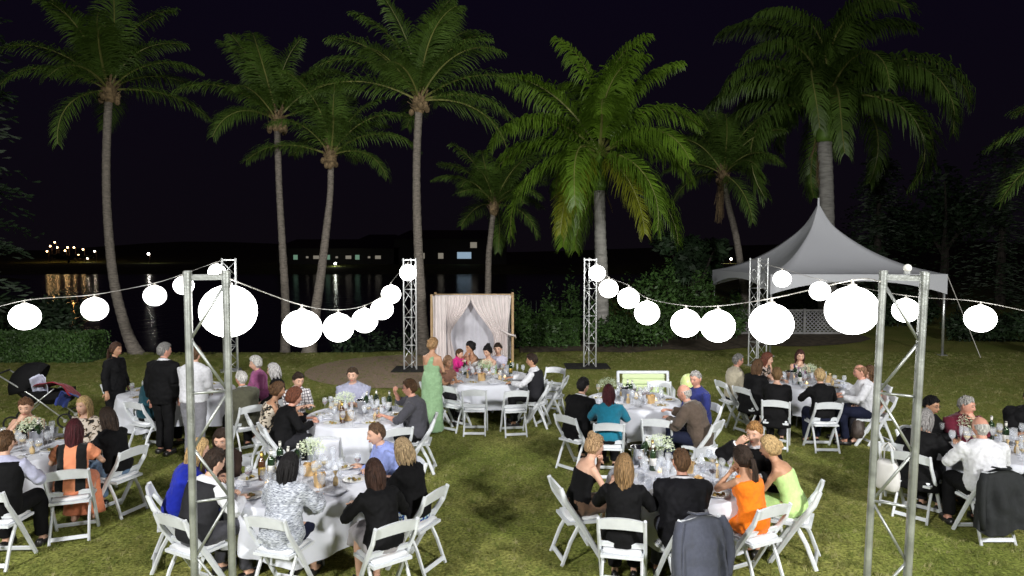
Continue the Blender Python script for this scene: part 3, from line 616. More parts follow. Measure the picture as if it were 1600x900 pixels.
curtain('curtain', lambda t: (-hw + .42 + .05 * ease(t), -.02 - .62 * ease(t * 1.5) + .15 * ease(t * 2 - 1)), -.09, sheer, 2, 8, amp=.07, label='sheer curtain drawn back to the left')
curtain('curtain', lambda t: (-.05 + .72 * ease(t * 1.35) - .12 * ease(t * 2 - 1.1), hw - .05 - .10 * ease(t * 1.4)), -.08, sheer, 3, 8, amp=.07, label='sheer curtain gathered to the right post')
curtain('backing_cloth', lambda t: (-hw + .06, hw - .06), .30, sheer2, 5, 9, amp=.03, label='greyish backing cloth at the rear of the arbour')
q = MB(); q.tube([(hw - .35, -.12, .95), (hw - .1, -.16, .82), (hw + .06, -.1, .78), (hw + .09, -.04, .7)], [(.05, .02), (.06, .03), (.07, .03), (.03, .02)], 8); q.build('tie_sash', sheer, root, smooth=True)
# ------------------------------------------------------------------ white folding chairs
def chair_parts():
    d = {}
    q = MB()
    for s in (-1, 1):
        x = s * .205; prev = None; pts = [V((x, .20, 0)), V((x, .03, .40)), V((x, -.20, .62)), V((x, -.265, .80))]
        pts = [V((x, .215, 0)), V((x, -.03, .42)), V((x, -.19, .66)), V((x, -.245, .805))]
        m = MB(); m.tube(pts, [(.017, .026), (.019, .030), (.018, .028), (.016, .022)], 6, side=(1, 0, 0), phase=PI / 6); d['side_rail%d' % s] = m.mesh('side_rail', M['chair'])
        m = MB(); m.tube([V((s * .175, -.015, .445)), V((s * .178, -.13, .24)), V((s * .185, -.225, 0))], [(.015, .024), (.015, .023), (.015, .022)], 6, side=(1, 0, 0), phase=PI / 6); d['rear_leg%d' % s] = m.mesh('rear_leg', M['chair'])
    m = MB(); N = 10; rings = []
    for i in range(N + 1):
        x = -.195 + .39 * i / N; c = 1 - (x / .195) ** 2; y = -.232 - .022 * c; zt_, zb_ = .795 + .028 * c, .695 + .016 * c
        rings.append([(x, y - .014, zt_), (x, y + .012, zt_), (x, y + .040, zb_), (x, y + .016, zb_)])
    m.loft(rings); d['top_rail'] = m.mesh('top_rail', M['chair'])
    m = MB(); m.bar((-.19, -.092, .515), (.19, -.092, .515), .022, .05, (0, -.4, 1)); d['lower_rail'] = m.mesh('lower_rail', M['chair'])
    m = MB(); m.bar((-.17, -.207, .055), (.17, -.207, .055), .02, .042, (0, .4, 1)); d['rear_stretcher'] = m.mesh('rear_stretcher', M['chair'])
    m = MB(); m.bar((-.19, .178, .07), (.19, .178, .07), .02, .038, (0, -.4, 1)); d['front_stretcher'] = m.mesh('front_stretcher', M['chair'])
    m = MB(); m.loft([[(x, y, z) for x, y in ((-.19, -.17), (.19, -.17), (.2, .21), (-.2, .21))] for z in (.415, .442)]); d['seat_frame'] = m.mesh('seat_frame', M['chair'])
    m = MB(); pr = []
    for z, k in ((.443, .0), (.455, .006), (.468, .0), (.474, -.03)): pr.append([(x * (1 + k * 4), y * (1 + k * 4) + .02, z) for x, y in ((-.165, -.155), (0, -.16), (.165, -.155), (.175, 0), (.178, .165), (0, .178), (-.178, .165), (-.175, 0))])
    m.loft(pr); d['seat_pad'] = m.mesh('seat_pad', M['pad'], True)
    return d
CP = chair_parts()
def chair(label, x, y, face, rz_tilt=0):
    root = empty('folding_chair', (x, y, 0), -R(face), label, 'chair', 'white folding chairs on the lawn')
    for k, me in CP.items(): inst(me.name.split('.')[0], me, root)
    return root
def chair_px(label, px, py, face):   # px, py: middle of the backrest's top rail
    p = onz(px, py, .75); a = R(face); return chair(label, p.x + .23 * math.sin(a), p.y + .23 * math.cos(a), face)

# ------------------------------------------------------------------ people
tmpS = bpy.data.scenes.new('remesh_workspace'); JOBS = []
def remesh_job(obj, q, voxel, m, wr=0.0, extra=None, sm=6, wsc=.11):
    me = q.mesh('raw'); o = bpy.data.objects.new('raw', me); tmpS.collection.objects.link(o)
    r = o.modifiers.new('r', 'REMESH'); r.mode = 'VOXEL'; r.voxel_size = voxel
    s = o.modifiers.new('s', 'SMOOTH'); s.factor = .5; s.iterations = sm
    if wr:
        for k, (sc, st) in enumerate(((wsc, wr), (wsc * .4, wr * .45))):
            key = 'cl%.3f' % sc; t = bpy.data.textures.get(key) or bpy.data.textures.new(key, 'CLOUDS'); t.noise_scale = sc
            dm = o.modifiers.new('d', 'DISPLACE'); dm.texture = t; dm.strength = st; dm.mid_level = .36; dm.texture_coords = 'LOCAL'
    JOBS.append((obj, o, m, extra))
def run_jobs():
    vl = tmpS.view_layers[0]; vl.update(); dg = vl.depsgraph
    for obj, o, m, extra in JOBS:
        ev = o.evaluated_get(dg); me = bpy.data.meshes.new_from_object(ev, depsgraph=dg)
        if extra is not None and extra.v:
            nv = len(me.vertices); co = np.empty(nv * 3, np.float32); me.vertices.foreach_get('co', co); vs = [tuple(c) for c in co.reshape(-1, 3).tolist()]
            fs = [tuple(p.vertices) for p in me.polygons]; n_ = bpy.data.meshes.new('x'); n_.from_pydata(vs + extra.v, [], fs + [tuple(i + nv for i in f) for f in extra.f]); bpy.data.meshes.remove(me); me = n_
        me.polygons.foreach_set('use_smooth', [True] * len(me.polygons)); me.materials.clear(); me.materials.append(m); me.name = obj.name
        old = obj.data; obj.data = me; bpy.data.meshes.remove(old)
    for _, o, _, _ in JOBS:
        me = o.data; bpy.data.objects.remove(o); bpy.data.meshes.remove(me)
    bpy.data.scenes.remove(tmpS)
def dirv(L): return V((0, math.sin(L), math.cos(L)))
HA, HB, HC = .076, .097, .118
def head_mesh_pts(male, nseg=40, nr=34):
    rings = []
    for i in range(nr + 1):
        th = -PI / 2 + PI * (i + .05) / (nr + .1); ring = []
        for k in range(nseg):
            ph = 2 * PI * k / nseg; x, y, z = math.cos(th) * math.sin(ph), math.cos(th) * math.cos(ph), math.sin(th)
            X, Y, Z = x * HA, y * HB, z * HC
            if Z < 0:
                k_ = (-Z / HC); X *= 1 - (.22 if male else .30) * k_ ** 1.4
                if Y < 0: Y *= 1 - .45 * k_
                else: Y *= 1 + .05 * k_
            else: X *= 1 + .04 * math.sin(PI * Z / HC)
            if y > .25:
                Y *= 1 - .05 * (1 - abs(X) / HA)
                nz = max(0, 1 - abs(Z + .030) / .012) if Z < -.03 else max(0, 1 - (Z + .030) / .055)
                Y += .027 * math.exp(-(X / .0125) ** 2) * nz ** .8
                Y -= .011 * math.exp(-(((abs(X) - .031) / .017) ** 2 + ((Z - .012) / .013) ** 2))
                Y += .006 * math.exp(-((Z - .034) / .010) ** 2) * math.exp(-((abs(X) - .03) / .03) ** 2)
                Y += .006 * math.exp(-((X / .024) ** 2 + ((Z + .062) / .010) ** 2)); Y -= .005 * math.exp(-((X / .03) ** 2 + ((Z + .080) / .008) ** 2))
                Y += .011 * math.exp(-((X / .024) ** 2 + ((Z + .100) / .016) ** 2))
                Y += .005 * math.exp(-(((abs(X) - .042) / .018) ** 2 + ((Z + .022) / .02) ** 2))
            ring.append((X, Y, Z))
        rings.append(ring)
    return rings
HEADS = {True: head_mesh_pts(True), False: head_mesh_pts(False)}
def make_eye():
    q = MB(); q.m = 0; q.ball((0, 0, 0), (.0135, .007, .0062), 10, 6); q.m = 1; q.ball((0, .0038, 0), (.0064, .0052, .0060), 8, 5); return q.mesh('eye', [M['eyew'], M['iris']], True)
EYE_ME = make_eye(); LIP_ME = None
def mouth_me():
    q = MB(); q.tube([(-.026, -.007, .0), (-.012, .0, .0025), (0, .0025, .001), (.012, .0, .0025), (.026, -.007, 0)], [(.001, .001), (.005, .0065), (.006, .008), (.005, .0065), (.001, .001)], 6, side=(0, 1, 0)); return q.mesh('mouth', M['lip'], True)
LIP_ME = mouth_me(); BROW = {}
def brow_me(hm):
    if hm.name not in BROW:
        q = MB(); q.tube([(-.02, -.004, -.002), (-.004, .001, .004), (.016, -.002, 0)], [(.002, .002), (.003, .004), (.0015, .002)], 5, side=(0, 1, 0)); BROW[hm.name] = q.mesh('eyebrow', hm)
    return BROW[hm.name]
def hair_mesh(style, rnd, s=1):
    q = MB(); n1, n2 = 56, 30; rings = []; bald = style == 'bald'; curly = style in ('curly', 'updo'); short = style in ('short', 'crop', 'balding', 'bald')
    for i in range(n2 + 1):
        th = -PI / 2 + PI * (i + .03) / (n2 + .06); ring = []
        for k in range(n1):
            ph = 2 * PI * k / n1; x, y, z = math.cos(th) * math.sin(ph), math.cos(th) * math.cos(ph), math.sin(th); f = y / max(.25, math.hypot(x, y))
            back = -.62 if not short else -.50; side = -.35 if not short else -.02
            zl = side + (back - side) * (-f) if f < 0 else side + ((.60 if not bald else .9) - side) * min(1, f * 1.25) ** 1.2
            wgt = 1 / (1 + math.exp(-(z - zl) / .055))
            if bald and z > .30: wgt *= 1 / (1 + math.exp((z - .34) / .04))
            if style == 'balding' and z > .72: wgt *= .35
            th_ = {'crop': .05, 'bald': .03, 'balding': .045, 'short': .11, 'bob': .15, 'curly': .24, 'updo': .16}.get(style, .12)
            nz = mnoise.noise(V((x * 6, y * 6, z * 6)) + V((rnd * 9, 0, 0))); fine = mnoise.noise(V((x * 22, y * 22, z * (5 if not curly else 22))))
            rr = .90 + (.10 + th_ * (1 + .25 * nz) + (.045 if not curly else .08) * fine + (.05 * th_ / .1 if z > .2 else 0) * (1 - abs(x))) * wgt
            ring.append((HA * x * rr * 1.02, HB * y * rr * (1.0 if y > 0 else 1.06), HC * z * rr))
        rings.append(ring)
    q.loft(rings); rn = random.Random(int(rnd * 1000)); length = {'long': .34, 'midlong': .24, 'bob': .13, 'ponytail': .42, 'verylong': .46}.get(style, 0)
    def lock(a, z0, L, out=.0, w=.016, gather=None):
        pts = []; x0, y0 = math.sin(a), math.cos(a); ln = 7
        for j in range(ln):
            t = j / (ln - 1); zz = z0 - L * t; nzv = mnoise.noise(V((a * 3, t * 2.2, rnd * 7)))
            hr = 1.05 + .13 * min(1, t * 1.6) + .11 * nzv * (.4 + t)
            zz_ = max(-.999, min(.999, zz / HC)); sph = math.sqrt(max(.0, 1 - zz_ ** 2)) if zz > 0 else (1 if zz > -.06 else 1 - .18 * min(1, (-zz - .06) / .1))
            pts.append((x0 * HA * hr * max(.35, sph) + .008 * nzv, y0 * HB * hr * max(.35, sph) - .018 * t, zz))
        q.tube(pts, [(w, .007), (w * 1.15, .009), (w * 1.1, .009), (w * 1.1, .009), (w, .008), (w * .8, .006), (w * .3, .002)], 6, side=(y0, -x0, 0))
    if style in ('long', 'midlong', 'bob', 'verylong'):
        for k in range(64): a = PI + (rn.random() - .5) * 2 * R(112 if style != 'bob' else 125); lock(a, rn.uniform(.02, .10), length * rn.uniform(.62, 1.08) + .06, w=rn.uniform(.008, .015))
    if style in ('short', 'crop', 'ponytail', 'bun'):
        for k in range(70):                                  # loose tufts break up the outline of the cap
            a = rn.uniform(0, 2 * PI); z = rn.uniform(.1, .97); f = math.cos(a)
            if f > .3 and z < .62: continue
            r_ = math.sqrt(1 - z * z); c = V((math.sin(a) * HA * r_, f * HB * r_, z * HC)) * (1.06 if style == 'crop' else 1.11); d = V((math.sin(a) * .5, f * .5 + .25, -.8)) if style != 'short' else V((math.sin(a) * .6 + rn.uniform(-.3, .3), f * .4 + rn.uniform(-.2, .5), -.6)); d.normalize(); n_ = c.normalized()
            if style in ('ponytail', 'bun'): d = (V((0, -.1, .0 if style == 'ponytail' else .1)) - c).normalized()
            q.tube([c - d * .016, c + n_ * .006, c + d * .022 - n_ * .001], [.004, .008, .002], 5)
    if style == 'ponytail':
        for k in range(22):
            o = V((rn.uniform(-.02, .02), 0, 0)); q.tube([V((0, -.09, .02)) + o * .3, V((0, -.135, -.01)) + o * .7, V((.005, -.14, -.12)) + o * 1.3, V((.0, -.125, -.25)) + o * 1.6, V((0, -.11, -.30 - rn.uniform(0, .13))) + o], [.006, .014, .013, .011, .002], 6)
    if style in ('bun', 'updo'):
        c = V((0, -.06, .105)) if style == 'bun' else V((0, -.095, .03)); rb = .050
        for k in range(22):
            a = rn.uniform(0, 2 * PI); b_ = rn.uniform(-1.2, 1.4); p = c + V((math.cos(a) * math.cos(b_), math.sin(a) * math.cos(b_), math.sin(b_))) * rb * .62
            q.ball(p, rn.uniform(.016, .028), 8, 6)
        q.ball(c, rb * .9, 12, 8)
    if style == 'updo':
        for k in range(30): a = rn.uniform(0, 2 * PI); r_ = rn.uniform(.4, 1); q.ball((math.sin(a) * HA * r_, -.05 + math.cos(a) * .06 * r_, .10 - .05 * r_), rn.uniform(.012, .022), 7, 5)
    if style == 'curly':
        for k in range(60):
            a = rn.uniform(0, 2 * PI); z = rn.uniform(-.25, .98); f = math.cos(a)
            if f > .35 and z < .62: continue
            r_ = math.sqrt(max(0, 1 - z * z)); q.ball((math.sin(a) * HA * r_ * 1.14, f * HB * r_ * 1.14, z * HC * 1.14), rn.uniform(.014, .024), 7, 5)
    return q
def hand(q, w, d, nrm, right, curl=.35, s=1.0):
    d = d.normalized(); nrm = (nrm - d * nrm.dot(d)); nrm = nrm.normalized() if nrm.length > .01 else d.orthogonal().normalized(); sd = d.cross(nrm).normalized() * (1 if right else -1)
    q.tube([w - d * .03, w, w + d * .03, w + d * .075 * s, w + d * .092 * s], [(.024, .018), (.026, .017), (.036, .016), (.040, .014), (.034, .010)], 10, side=sd)
    for i, (off, ln) in enumerate(((-.029, .068), (-.010, .078), (.010, .073), (.028, .058))):
        a = w + d * .082 * s + sd * off; c1 = curl * (1 + .12 * i); d1 = (d * math.cos(c1) + nrm * math.sin(c1) + sd * off * 2.0).normalized(); d2 = (d * math.cos(c1 * 2.4) + nrm * math.sin(c1 * 2.4)).normalized()
        q.tube([a - d * .01, a + d1 * ln * .5, a + d1 * ln * .5 + d2 * ln * .5], [.0095, .0088, .0065], 6)
    a = w + d * .022 - sd * .030; d1 = (d * .6 - sd * .75 + nrm * .25).normalized(); d2 = (d * .9 - sd * .2 + nrm * .35).normalized(); q.tube([a, a + d1 * .035, a + d1 * .035 + d2 * .032], [.013, .010, .007], 6)
def ik(sh, tgt, l1, l2, hint):
    d = tgt - sh; L = d.length
    if L > (l1 + l2) * .985: d = d * ((l1 + l2) * .985 / L); L = d.length; tgt = sh + d
    a = (l1 * l1 - l2 * l2 + L * L) / (2 * L); h = math.sqrt(max(0, l1 * l1 - a * a)); u = d / L; hp = hint - u * hint.dot(u); hp = hp.normalized() if hp.length > 1e-4 else u.orthogonal().normalized()
    return sh + u * a + hp * h, tgt
PEOPLE = {}; JACKETS = []
def person(label, short, hx, hy, face, sex='f', s=1.0, pose='sit', lean=14, arms='table', top=('shirt', (.5, .5, .5), None), under=None, bottom=('trousers', (.02, .02, .025), None), hair=('short', (.05, .03, .02)), skin=0, hyaw=0, hpitch=12, w=1.0, ch=True, chf=None, jack=None, glasses=False, place=None, seat=.465):
    male = sex == 'm'; sz = s * (1.0 if male else .945); seated = pose == 'sit'; L = R(lean); hsd = (hx * 7.13 + hy * 3.7) % 97 / 97
    pz = seat + .078 if seated else .90 * sz; T = .475 * sz * (1 if seated else 1.05)
    def spine(u):
        if u < 0: return V((0, 0, pz + u * T))
        p = V((0, 0, pz)); n_ = 12; du = u / n_
        for i in range(n_): p = p + dirv(L * (.45 + .75 * min(1, (i + .5) * du))) * (T * du)
        return p
    def tan(u): return dirv(L * (.45 + .75 * min(1, max(0, u))))
    sh_w = (.178 if male else .155) * sz * w; st = spine(.94); nk = spine(1.10)
    headc = nk + dirv(L * .55) * (.140 * sz) + V((0, .022, 0))
    # placing: the head's middle falls on the picture point at its own height
    if place is None:
        c, sn = math.cos(-R(face)), math.sin(-R(face)); p = onz(hx, hy, headc.z)
        off = V((headc.x * c - headc.y * sn, headc.x * sn + headc.y * c, 0)); base = V((p.x - off.x, p.y - off.y, 0))
    else: base = V(place)
    root = empty('person', base, -R(face), label, 'person'); PEOPLE[short] = (base, face)
    near = base.y < 9.3; vox = .0135 if near else (.017 if base.y < 12.5 else .021)
    uu = (-.16, 0, .14, .40, .62, .80, .93, 1.0, 1.06, 1.12); hw = (.125, .165, .168, .156, .170, .182, .188, .166, .112, .062) if male else (.13, .172, .176, .134, .142, .155, .160, .146, .094, .052)
    hd = (.10, .118, .12, .112, .12, .124, .112, .082, .062, .056) if male else (.10, .12, .124, .098, .106, .112, .098, .070, .054, .048)
    def torso(q, off, u0, u1, flare=0, nn=18):
        us = sorted(set([u0, u1] + [u for u in uu if u0 < u < u1])); rings = []
        for u in us:
            a = np.interp(u, uu, hw) * sz * w + off; b = np.interp(u, uu, hd) * sz * (1 + (w - 1) * 1.3) + off; c_ = spine(u); t_ = tan(u); fw = V((0, t_.z, -t_.y)); fl = 1 + flare * max(0, .4 - u)
            bel = .03 * (w - 1) * 8 * math.exp(-((u - .3) / .25) ** 2) if w > 1.05 else 0
            rings.append([c_ + V((1, 0, 0)) * (a * fl * math.cos(2 * PI * k / nn)) + fw * (b * fl * math.sin(2 * PI * k / nn) + (bel if math.sin(2 * PI * k / nn) > 0 else 0)) for k in range(nn)])
        q.loft(rings)
        if not male and u0 < .6 and u1 > .78:
            for sx_ in (-1, 1): c_ = spine(.70) + V((sx_ * .068 * sz, 0, 0)) + V((0, .075 * sz, 0)); q.ball(c_, (.062 * sz + off, .055 * sz + off, .058 * sz + off), 10, 8)
    # joints
    S_ = {k: st + V((k * (sh_w - .012), -.005, .012)) for k in (-1, 1)}
    l1, l2 = .285 * sz, .255 * sz; hc = headc
    A = {'table': ((.15, .40, .79), (-.15, .42, .79)), 'cross': ((-.02, .36, .79), (.04, .40, .80)), 'chin': ((.05, hc.y + .085, hc.z - .17), (-.06, .38, .79)), 'chinl': ((.06, .38, .79), (-.05, hc.y + .085, hc.z - .17)),
         'lap': ((.10, .26, .63), (-.10, .28, .63)), 'both': ((.045, hc.y + .10, hc.z - .15), (-.045, hc.y + .10, hc.z - .15)), 'reach': ((.20, .50, .84), (-.10, .44, .79)), 'side': ((.25, .08, .60), (-.25, .08, .60)),
         'down': ((.25, .05, .86 * sz), (-.25, .04, .86 * sz)), 'standlap': ((.12, .26, 1.02), (-.05, .28, 1.0)), 'glass': ((.14, .42, .98), (-.22, .46, .84)), 'gest': ((.10, .36, 1.12), (-.18, .46, .84)), 'pocket': ((.23, .06, .90), (-.25, .03, .84)), 'feed': ((.16, .30, 1.05), (-.10, .38, .82))}[arms]
    E = {}; H = {}
    for k, tg in ((1, A[0]), (-1, A[1])):
        hint = V((k * .8, -.25, -.75)) if seated else V((k * .5, -.8, -.3))
        E[k], H[k] = ik(S_[k], V(tg), l1, l2, hint)
    if seated:
        hipz = seat + .075; hp = {k: V((k * .092 * w, .02, hipz)) for k in (-1, 1)}; kn = {k: V((k * (.15 if male else .085), .44 * sz, hipz + .005)) for k in (-1, 1)}; an = {k: V((k * (.17 if male else .09), .40 * sz + .02 * k, .10)) for k in (-1, 1)}
    else:
        hp = {k: V((k * .088, 0, pz - .02)) for k in (-1, 1)}; kn = {k: V((k * .098, .025 - .03 * k, .48 * sz)) for k in (-1, 1)}; an = {k: V((k * .11, -.01 - .05 * k, .09)) for k in (-1, 1)}
    # the body: one surface
    q = MB(); torso(q, 0, -.16, 1.12)
    q.tube([spine(1.04), nk, headc + V((0, -.012, -.06))], [(.062 * sz, .06 * sz), (.052 if male else .044, .052 if male else .044), (.05, .055)], 12)
    aw = 1.0 if male else .84; aw *= (1 + (w - 1) * .9)
    for k in (-1, 1):
        q.tube([S_[k] - (E[k] - S_[k]).normalized() * .01, S_[k].lerp(E[k], .35), E[k]], [.050 * aw, .046 * aw, .036 * aw], 10); q.tube([E[k], E[k].lerp(H[k], .3), H[k]], [.036 * aw, .038 * aw, .024 * aw], 10)
        q.tube([hp[k], hp[k].lerp(kn[k], .5), kn[k]], [.085 * w, .072 * w, .055], 12); q.tube([kn[k], kn[k].lerp(an[k], .3) + V((0, -.012, 0)), an[k]], [.054, .056, .036], 10); q.tube([an[k] + V((0, -.03, -.03)), an[k] + V((0, .05, -.05)), an[k] + V((0, .15, -.065))], [.035, .036, .028], 8)
    ex = MB(); Rh = Matrix.Rotation(-R(hyaw), 3, 'Z') @ Matrix.Rotation(-R(hpitch), 3, 'X'); hs_ = sz ** .5
    if s < .7: hs_ = .82
    ex.loft([[headc + Rh @ (V(p) * hs_) for p in ring] for ring in HEADS[male]])
    for k in (-1, 1):
        ear = MB().ball((0, 0, 0), (.010, .018, .031), 8, 6); ex.add([headc + Rh @ ((V(p) + V((k * .077, -.008, -.004))) * hs_) for p in ear.v], ear.f)
        dd = (H[k] - E[k]).normalized(); up = arms in ('chin', 'both', 'chinl', 'gest', 'feed') and H[k].z > .95
        if H[k].z < .9 and seated and not up: dd = (dd + V((-k * .25, .15, -.05))).normalized(); dd.z = max(dd.z, -.08)
        hand(ex, H[k] + dd * .01, dd, V((0, 0, -1)) if not up else V((-k * .3, -1, .2)), k > 0, .35 if not up else .7, sz)
    bo = MB().box((0, 0, 0), (.1, .1, .1)).build('body', SKIN[skin], root); remesh_job(bo, q, vox, SKIN[skin], 0, ex)
    # clothes
    def garment(name, q, col, pat, wr=.030, lbl=None, sm=4):
        o = MB().box((0, 0, 0), (.1, .1, .1)).build(name, fabric(col, pat), root); remesh_job(o, q, vox, fabric(col, pat), wr, None, sm)
        if lbl: o['label'] = lbl
        return o
    def sleeves(q, off, frac):   # frac 0..2: 1 elbow, 2 wrist
        for k in (-1, 1):
            sh = S_[k] - (E[k] - S_[k]).normalized() * .012
            if frac <= 1: q.tube([sh, S_[k].lerp(E[k], frac)], [.052 * aw + off, .050 * aw + off * 1.5], 12)
            else: q.tube([sh, S_[k].lerp(E[k], .45), E[k]], [.052 * aw + off, .047 * aw + off * 1.1, .037 * aw + off * 1.3], 12); q.tube([E[k], E[k].lerp(H[k], (frac - 1) * .5), E[k].lerp(H[k], (frac - 1) * .96)], [.037 * aw + off * 1.3, .037 * aw + off, .027 * aw + off * 1.1], 12)
    def wear(kind, col, pat, base_off=.013):
        q = MB(); u0 = -.05 if seated else -.02
        if kind == 'shirt': torso(q, base_off, u0, 1.115); sleeves(q, base_off, 2); garment('shirt', q, col, pat)
        elif kind == 'rolled': torso(q, base_off, u0, 1.115); sleeves(q, base_off, 1.35); garment('shirt', q, col, pat)
        elif kind == 'tee': torso(q, base_off, u0, 1.065); sleeves(q, base_off, .55); garment('top', q, col, pat)
        elif kind == 'blouse': torso(q, base_off + .004, u0, 1.05, .12); sleeves(q, base_off + .008, 1.5); garment('blouse', q, col, pat, .018)
        elif kind == 'tank':
            torso(q, base_off, u0, .93)
            for k in (-1, 1): q.tube([spine(.85) + V((k * .085, .09, 0)), spine(1.0) + V((k * .085, .02, .015)), spine(.85) + V((k * .085, -.085, 0))], [(.03, .014)] * 3, 8, side=(1, 0, 0))
            garment('top', q, col, pat)
        elif kind == 'strapless': torso(q, base_off, u0, .80); garment('dress_bodice', q, col, pat, .008)
        elif kind == 'oneshoulder':
            torso(q, base_off, u0, .66); q.tube([spine(.6) + V((0, -.10, 0)), spine(.9) + V((.03, -.10, 0)), spine(1.03) + V((.06, 0, .02)), spine(.8) + V((.04, .10, 0))], [(.07, .014), (.05, .014), (.035, .014), (.07, .014)], 8, side=(1, 0, 0)); garment('dress_bodice', q, col, pat, .008)
        elif kind == 'jacket':
            torso(q, base_off + .012, -.22 if seated else -.22, 1.085, .18); sleeves(q, base_off + .010, 1.96)
            for k in (-1, 1): q.ball(S_[k] + V((-k * .01, 0, .004)), (.062 * aw + .01, .06 * aw, .052 * aw), 10, 8)
            garment('jacket', q, col, pat, .036)
            q2 = MB(); c_ = spine(1.09); q2.tube([c_ + V((.06 * math.sin(a), .052 * math.cos(a) - .004, .012 - .02 * math.cos(a))) for a in [R(30 + i * 300 / 10) for i in range(11)]], [(.020, .008)] * 11, 6, side=(0, 0, 1)); q2.build('collar', fabric(col, None), root, smooth=True)
        elif kind == 'vest': torso(q, base_off + .014, u0 - .03, 1.0); garment('waistcoat', q, col, pat, .012)
        elif kind == 'shawl': torso(q, base_off + .018, -.45, 1.05, .55); sleeves(q, base_off + .02, 1.6); garment('cardigan', q, col, pat, .03)
    if under: wear(*under)
    wear(top[0], top[1], top[2], .013 if not under else .018)
    if top[0] in ('shirt', 'rolled') or (under and under[0] == 'shirt'):
        cc = top[1] if not under else under[1]; q2 = MB(); c_ = spine(1.10); q2.tube([c_ + V((.064 * math.sin(a), .062 * math.cos(a) - .004, .004 - .014 * math.cos(a))) for a in [R(20 + i * 320 / 12) for i in range(13)]], [(.022, .006)] * 13, 6, side=(0, 0, 1)); q2.build('collar', fabric(cc, None), root, smooth=True)
    kind, col, pat = bottom; q = MB(); o_ = .013
    if kind == 'trousers':
        torso(q, .006, -.16, .10)
        for k in (-1, 1): q.tube([hp[k], hp[k].lerp(kn[k], .5), kn[k]], [.088 * w + o_, .076 * w + o_, .060 + o_], 12); q.tube([kn[k], kn[k].lerp(an[k], .5), an[k] + V((0, 0, .01))], [.060 + o_, .054 + o_, .044 + o_ * 1.5], 12)
        garment('trousers', q, col, pat, .018)
    elif seated:
        torso(q, .010, -.14, .20); h0 = hp[1].lerp(hp[-1], .5); k0 = kn[1].lerp(kn[-1], .5); wd = .195 if kind != 'fitted' else .17
        q.tube([h0 + V((0, -.04, 0)), h0.lerp(k0, .5), k0 + V((0, .045, .0))], [(wd * w, .10), (wd * .92 * w, .088), (wd * .85, .072)], 16, side=(1, 0, 0))
        if kind in ('dress', 'long'): q.tube([k0 + V((0, .02, .0)), k0 + V((0, .03, -.2)), k0 + V((0, 0, -.44))], [(wd * .85, .07), (wd * .9, .09), (wd * 1.15, .12)], 16, side=(1, 0, 0))
        elif kind == 'skirt': q.tube([k0 + V((0, .015, .0)), k0 + V((0, .03, -.13))], [(wd * .85, .07), (wd * .92, .085)], 16, side=(1, 0, 0))
        garment('skirt', q, col, pat, .022)
    else:
        torso(q, .014, -.1, .42); q.tube([V((0, 0, pz + .05)), V((0, .01, pz - .15)), V((0, 0, .45)), V((0, -.03, .03))], [(.175, .13), (.185, .14), (.19, .165), (.215, .21)], 20, side=(1, 0, 0)); garment('skirt', q, col, pat, .035)
    if kind == 'trousers' or kind == 'skirt' or kind == 'fitted':
        for k in (-1, 1):
            q = MB(); a_ = an[k]; q.loft([[(a_.x + x_ * (.044 if male else .036) * wf, a_.y + y_, z_) for x_, y_ in ((-1, -.07), (-.9, .05), (-.75, .15), (0, .19), (.75, .15), (.9, .05), (1, -.07), (0, -.095))] for z_, wf in ((.004, 1), (.03, 1), (.055, .8), (.075, .45))]); q.build('shoe', M['shoe'], root, smooth=True)
    # head details
    hm = hairmat(hair[1]); Mh = Matrix.Translation(headc) @ Rh.to_4x4() @ Matrix.Scale(hs_, 4)
    if hair[0] != 'none':
        o = hair_mesh(hair[0], hsd).build('hair', hm, root, smooth=True); o.matrix_local = Mh
    for k in (-1, 1):
        o = inst('eye', EYE_ME, root); o.matrix_local = Mh @ Matrix.Translation((k * .031, HB * .865, .011)) @ Matrix.Rotation(-k * .25, 4, 'Z')
        o = inst('eyebrow', brow_me(hm), root); o.matrix_local = Mh @ Matrix.Translation((k * .033, HB * .925, .034)) @ Matrix.Scale(k, 4, (1, 0, 0)) @ Matrix.Rotation(-.25, 4, 'Z')
    o = inst('mouth', LIP_ME, root); o.matrix_local = Mh @ Matrix.Translation((0, HB * .945, -.062))
    if glasses:
        q = MB()
        for k in (-1, 1): q.tube([(k * .031 + .019 * math.cos(a), HB * .99, .010 + .014 * math.sin(a)) for a in [R(i * 36) for i in range(11)]], .002, 4, cap=False); q.bar((k * .05, HB * .97, .012), (k * .078, -.01, .012), .003, .003)
        q.bar((-.012, HB, .012), (.012, HB, .012), .003, .003); o = q.build('spectacles', M['dark'], root); o.matrix_local = Mh
    if ch and seated:
        cf = (face if chf is None else chf) + (hsd - .5) * 11
        chair('white folding chair that %s sits on' % short, base.x, base.y, cf)
        if jack: JACKETS.append((V((base.x - .235 * math.sin(R(cf)), base.y - .235 * math.cos(R(cf)), 0)), cf) + jack)
    return root
BK = (.0055, .0055, .0065); WH = (.70, .71, .76); NAVY = (.011, .014, .034); DKB = (.028, .017, .012); BRN = (.085, .045, .022); GRY = (.20, .195, .19); SIL = (.50, .49, .47); BLD = (.46, .32, .15); DBL = (.26, .17, .09); MAR = (.06, .012, .016); BLK = (.008, .007, .008); GNG = (.27, .14, .05)
P = person
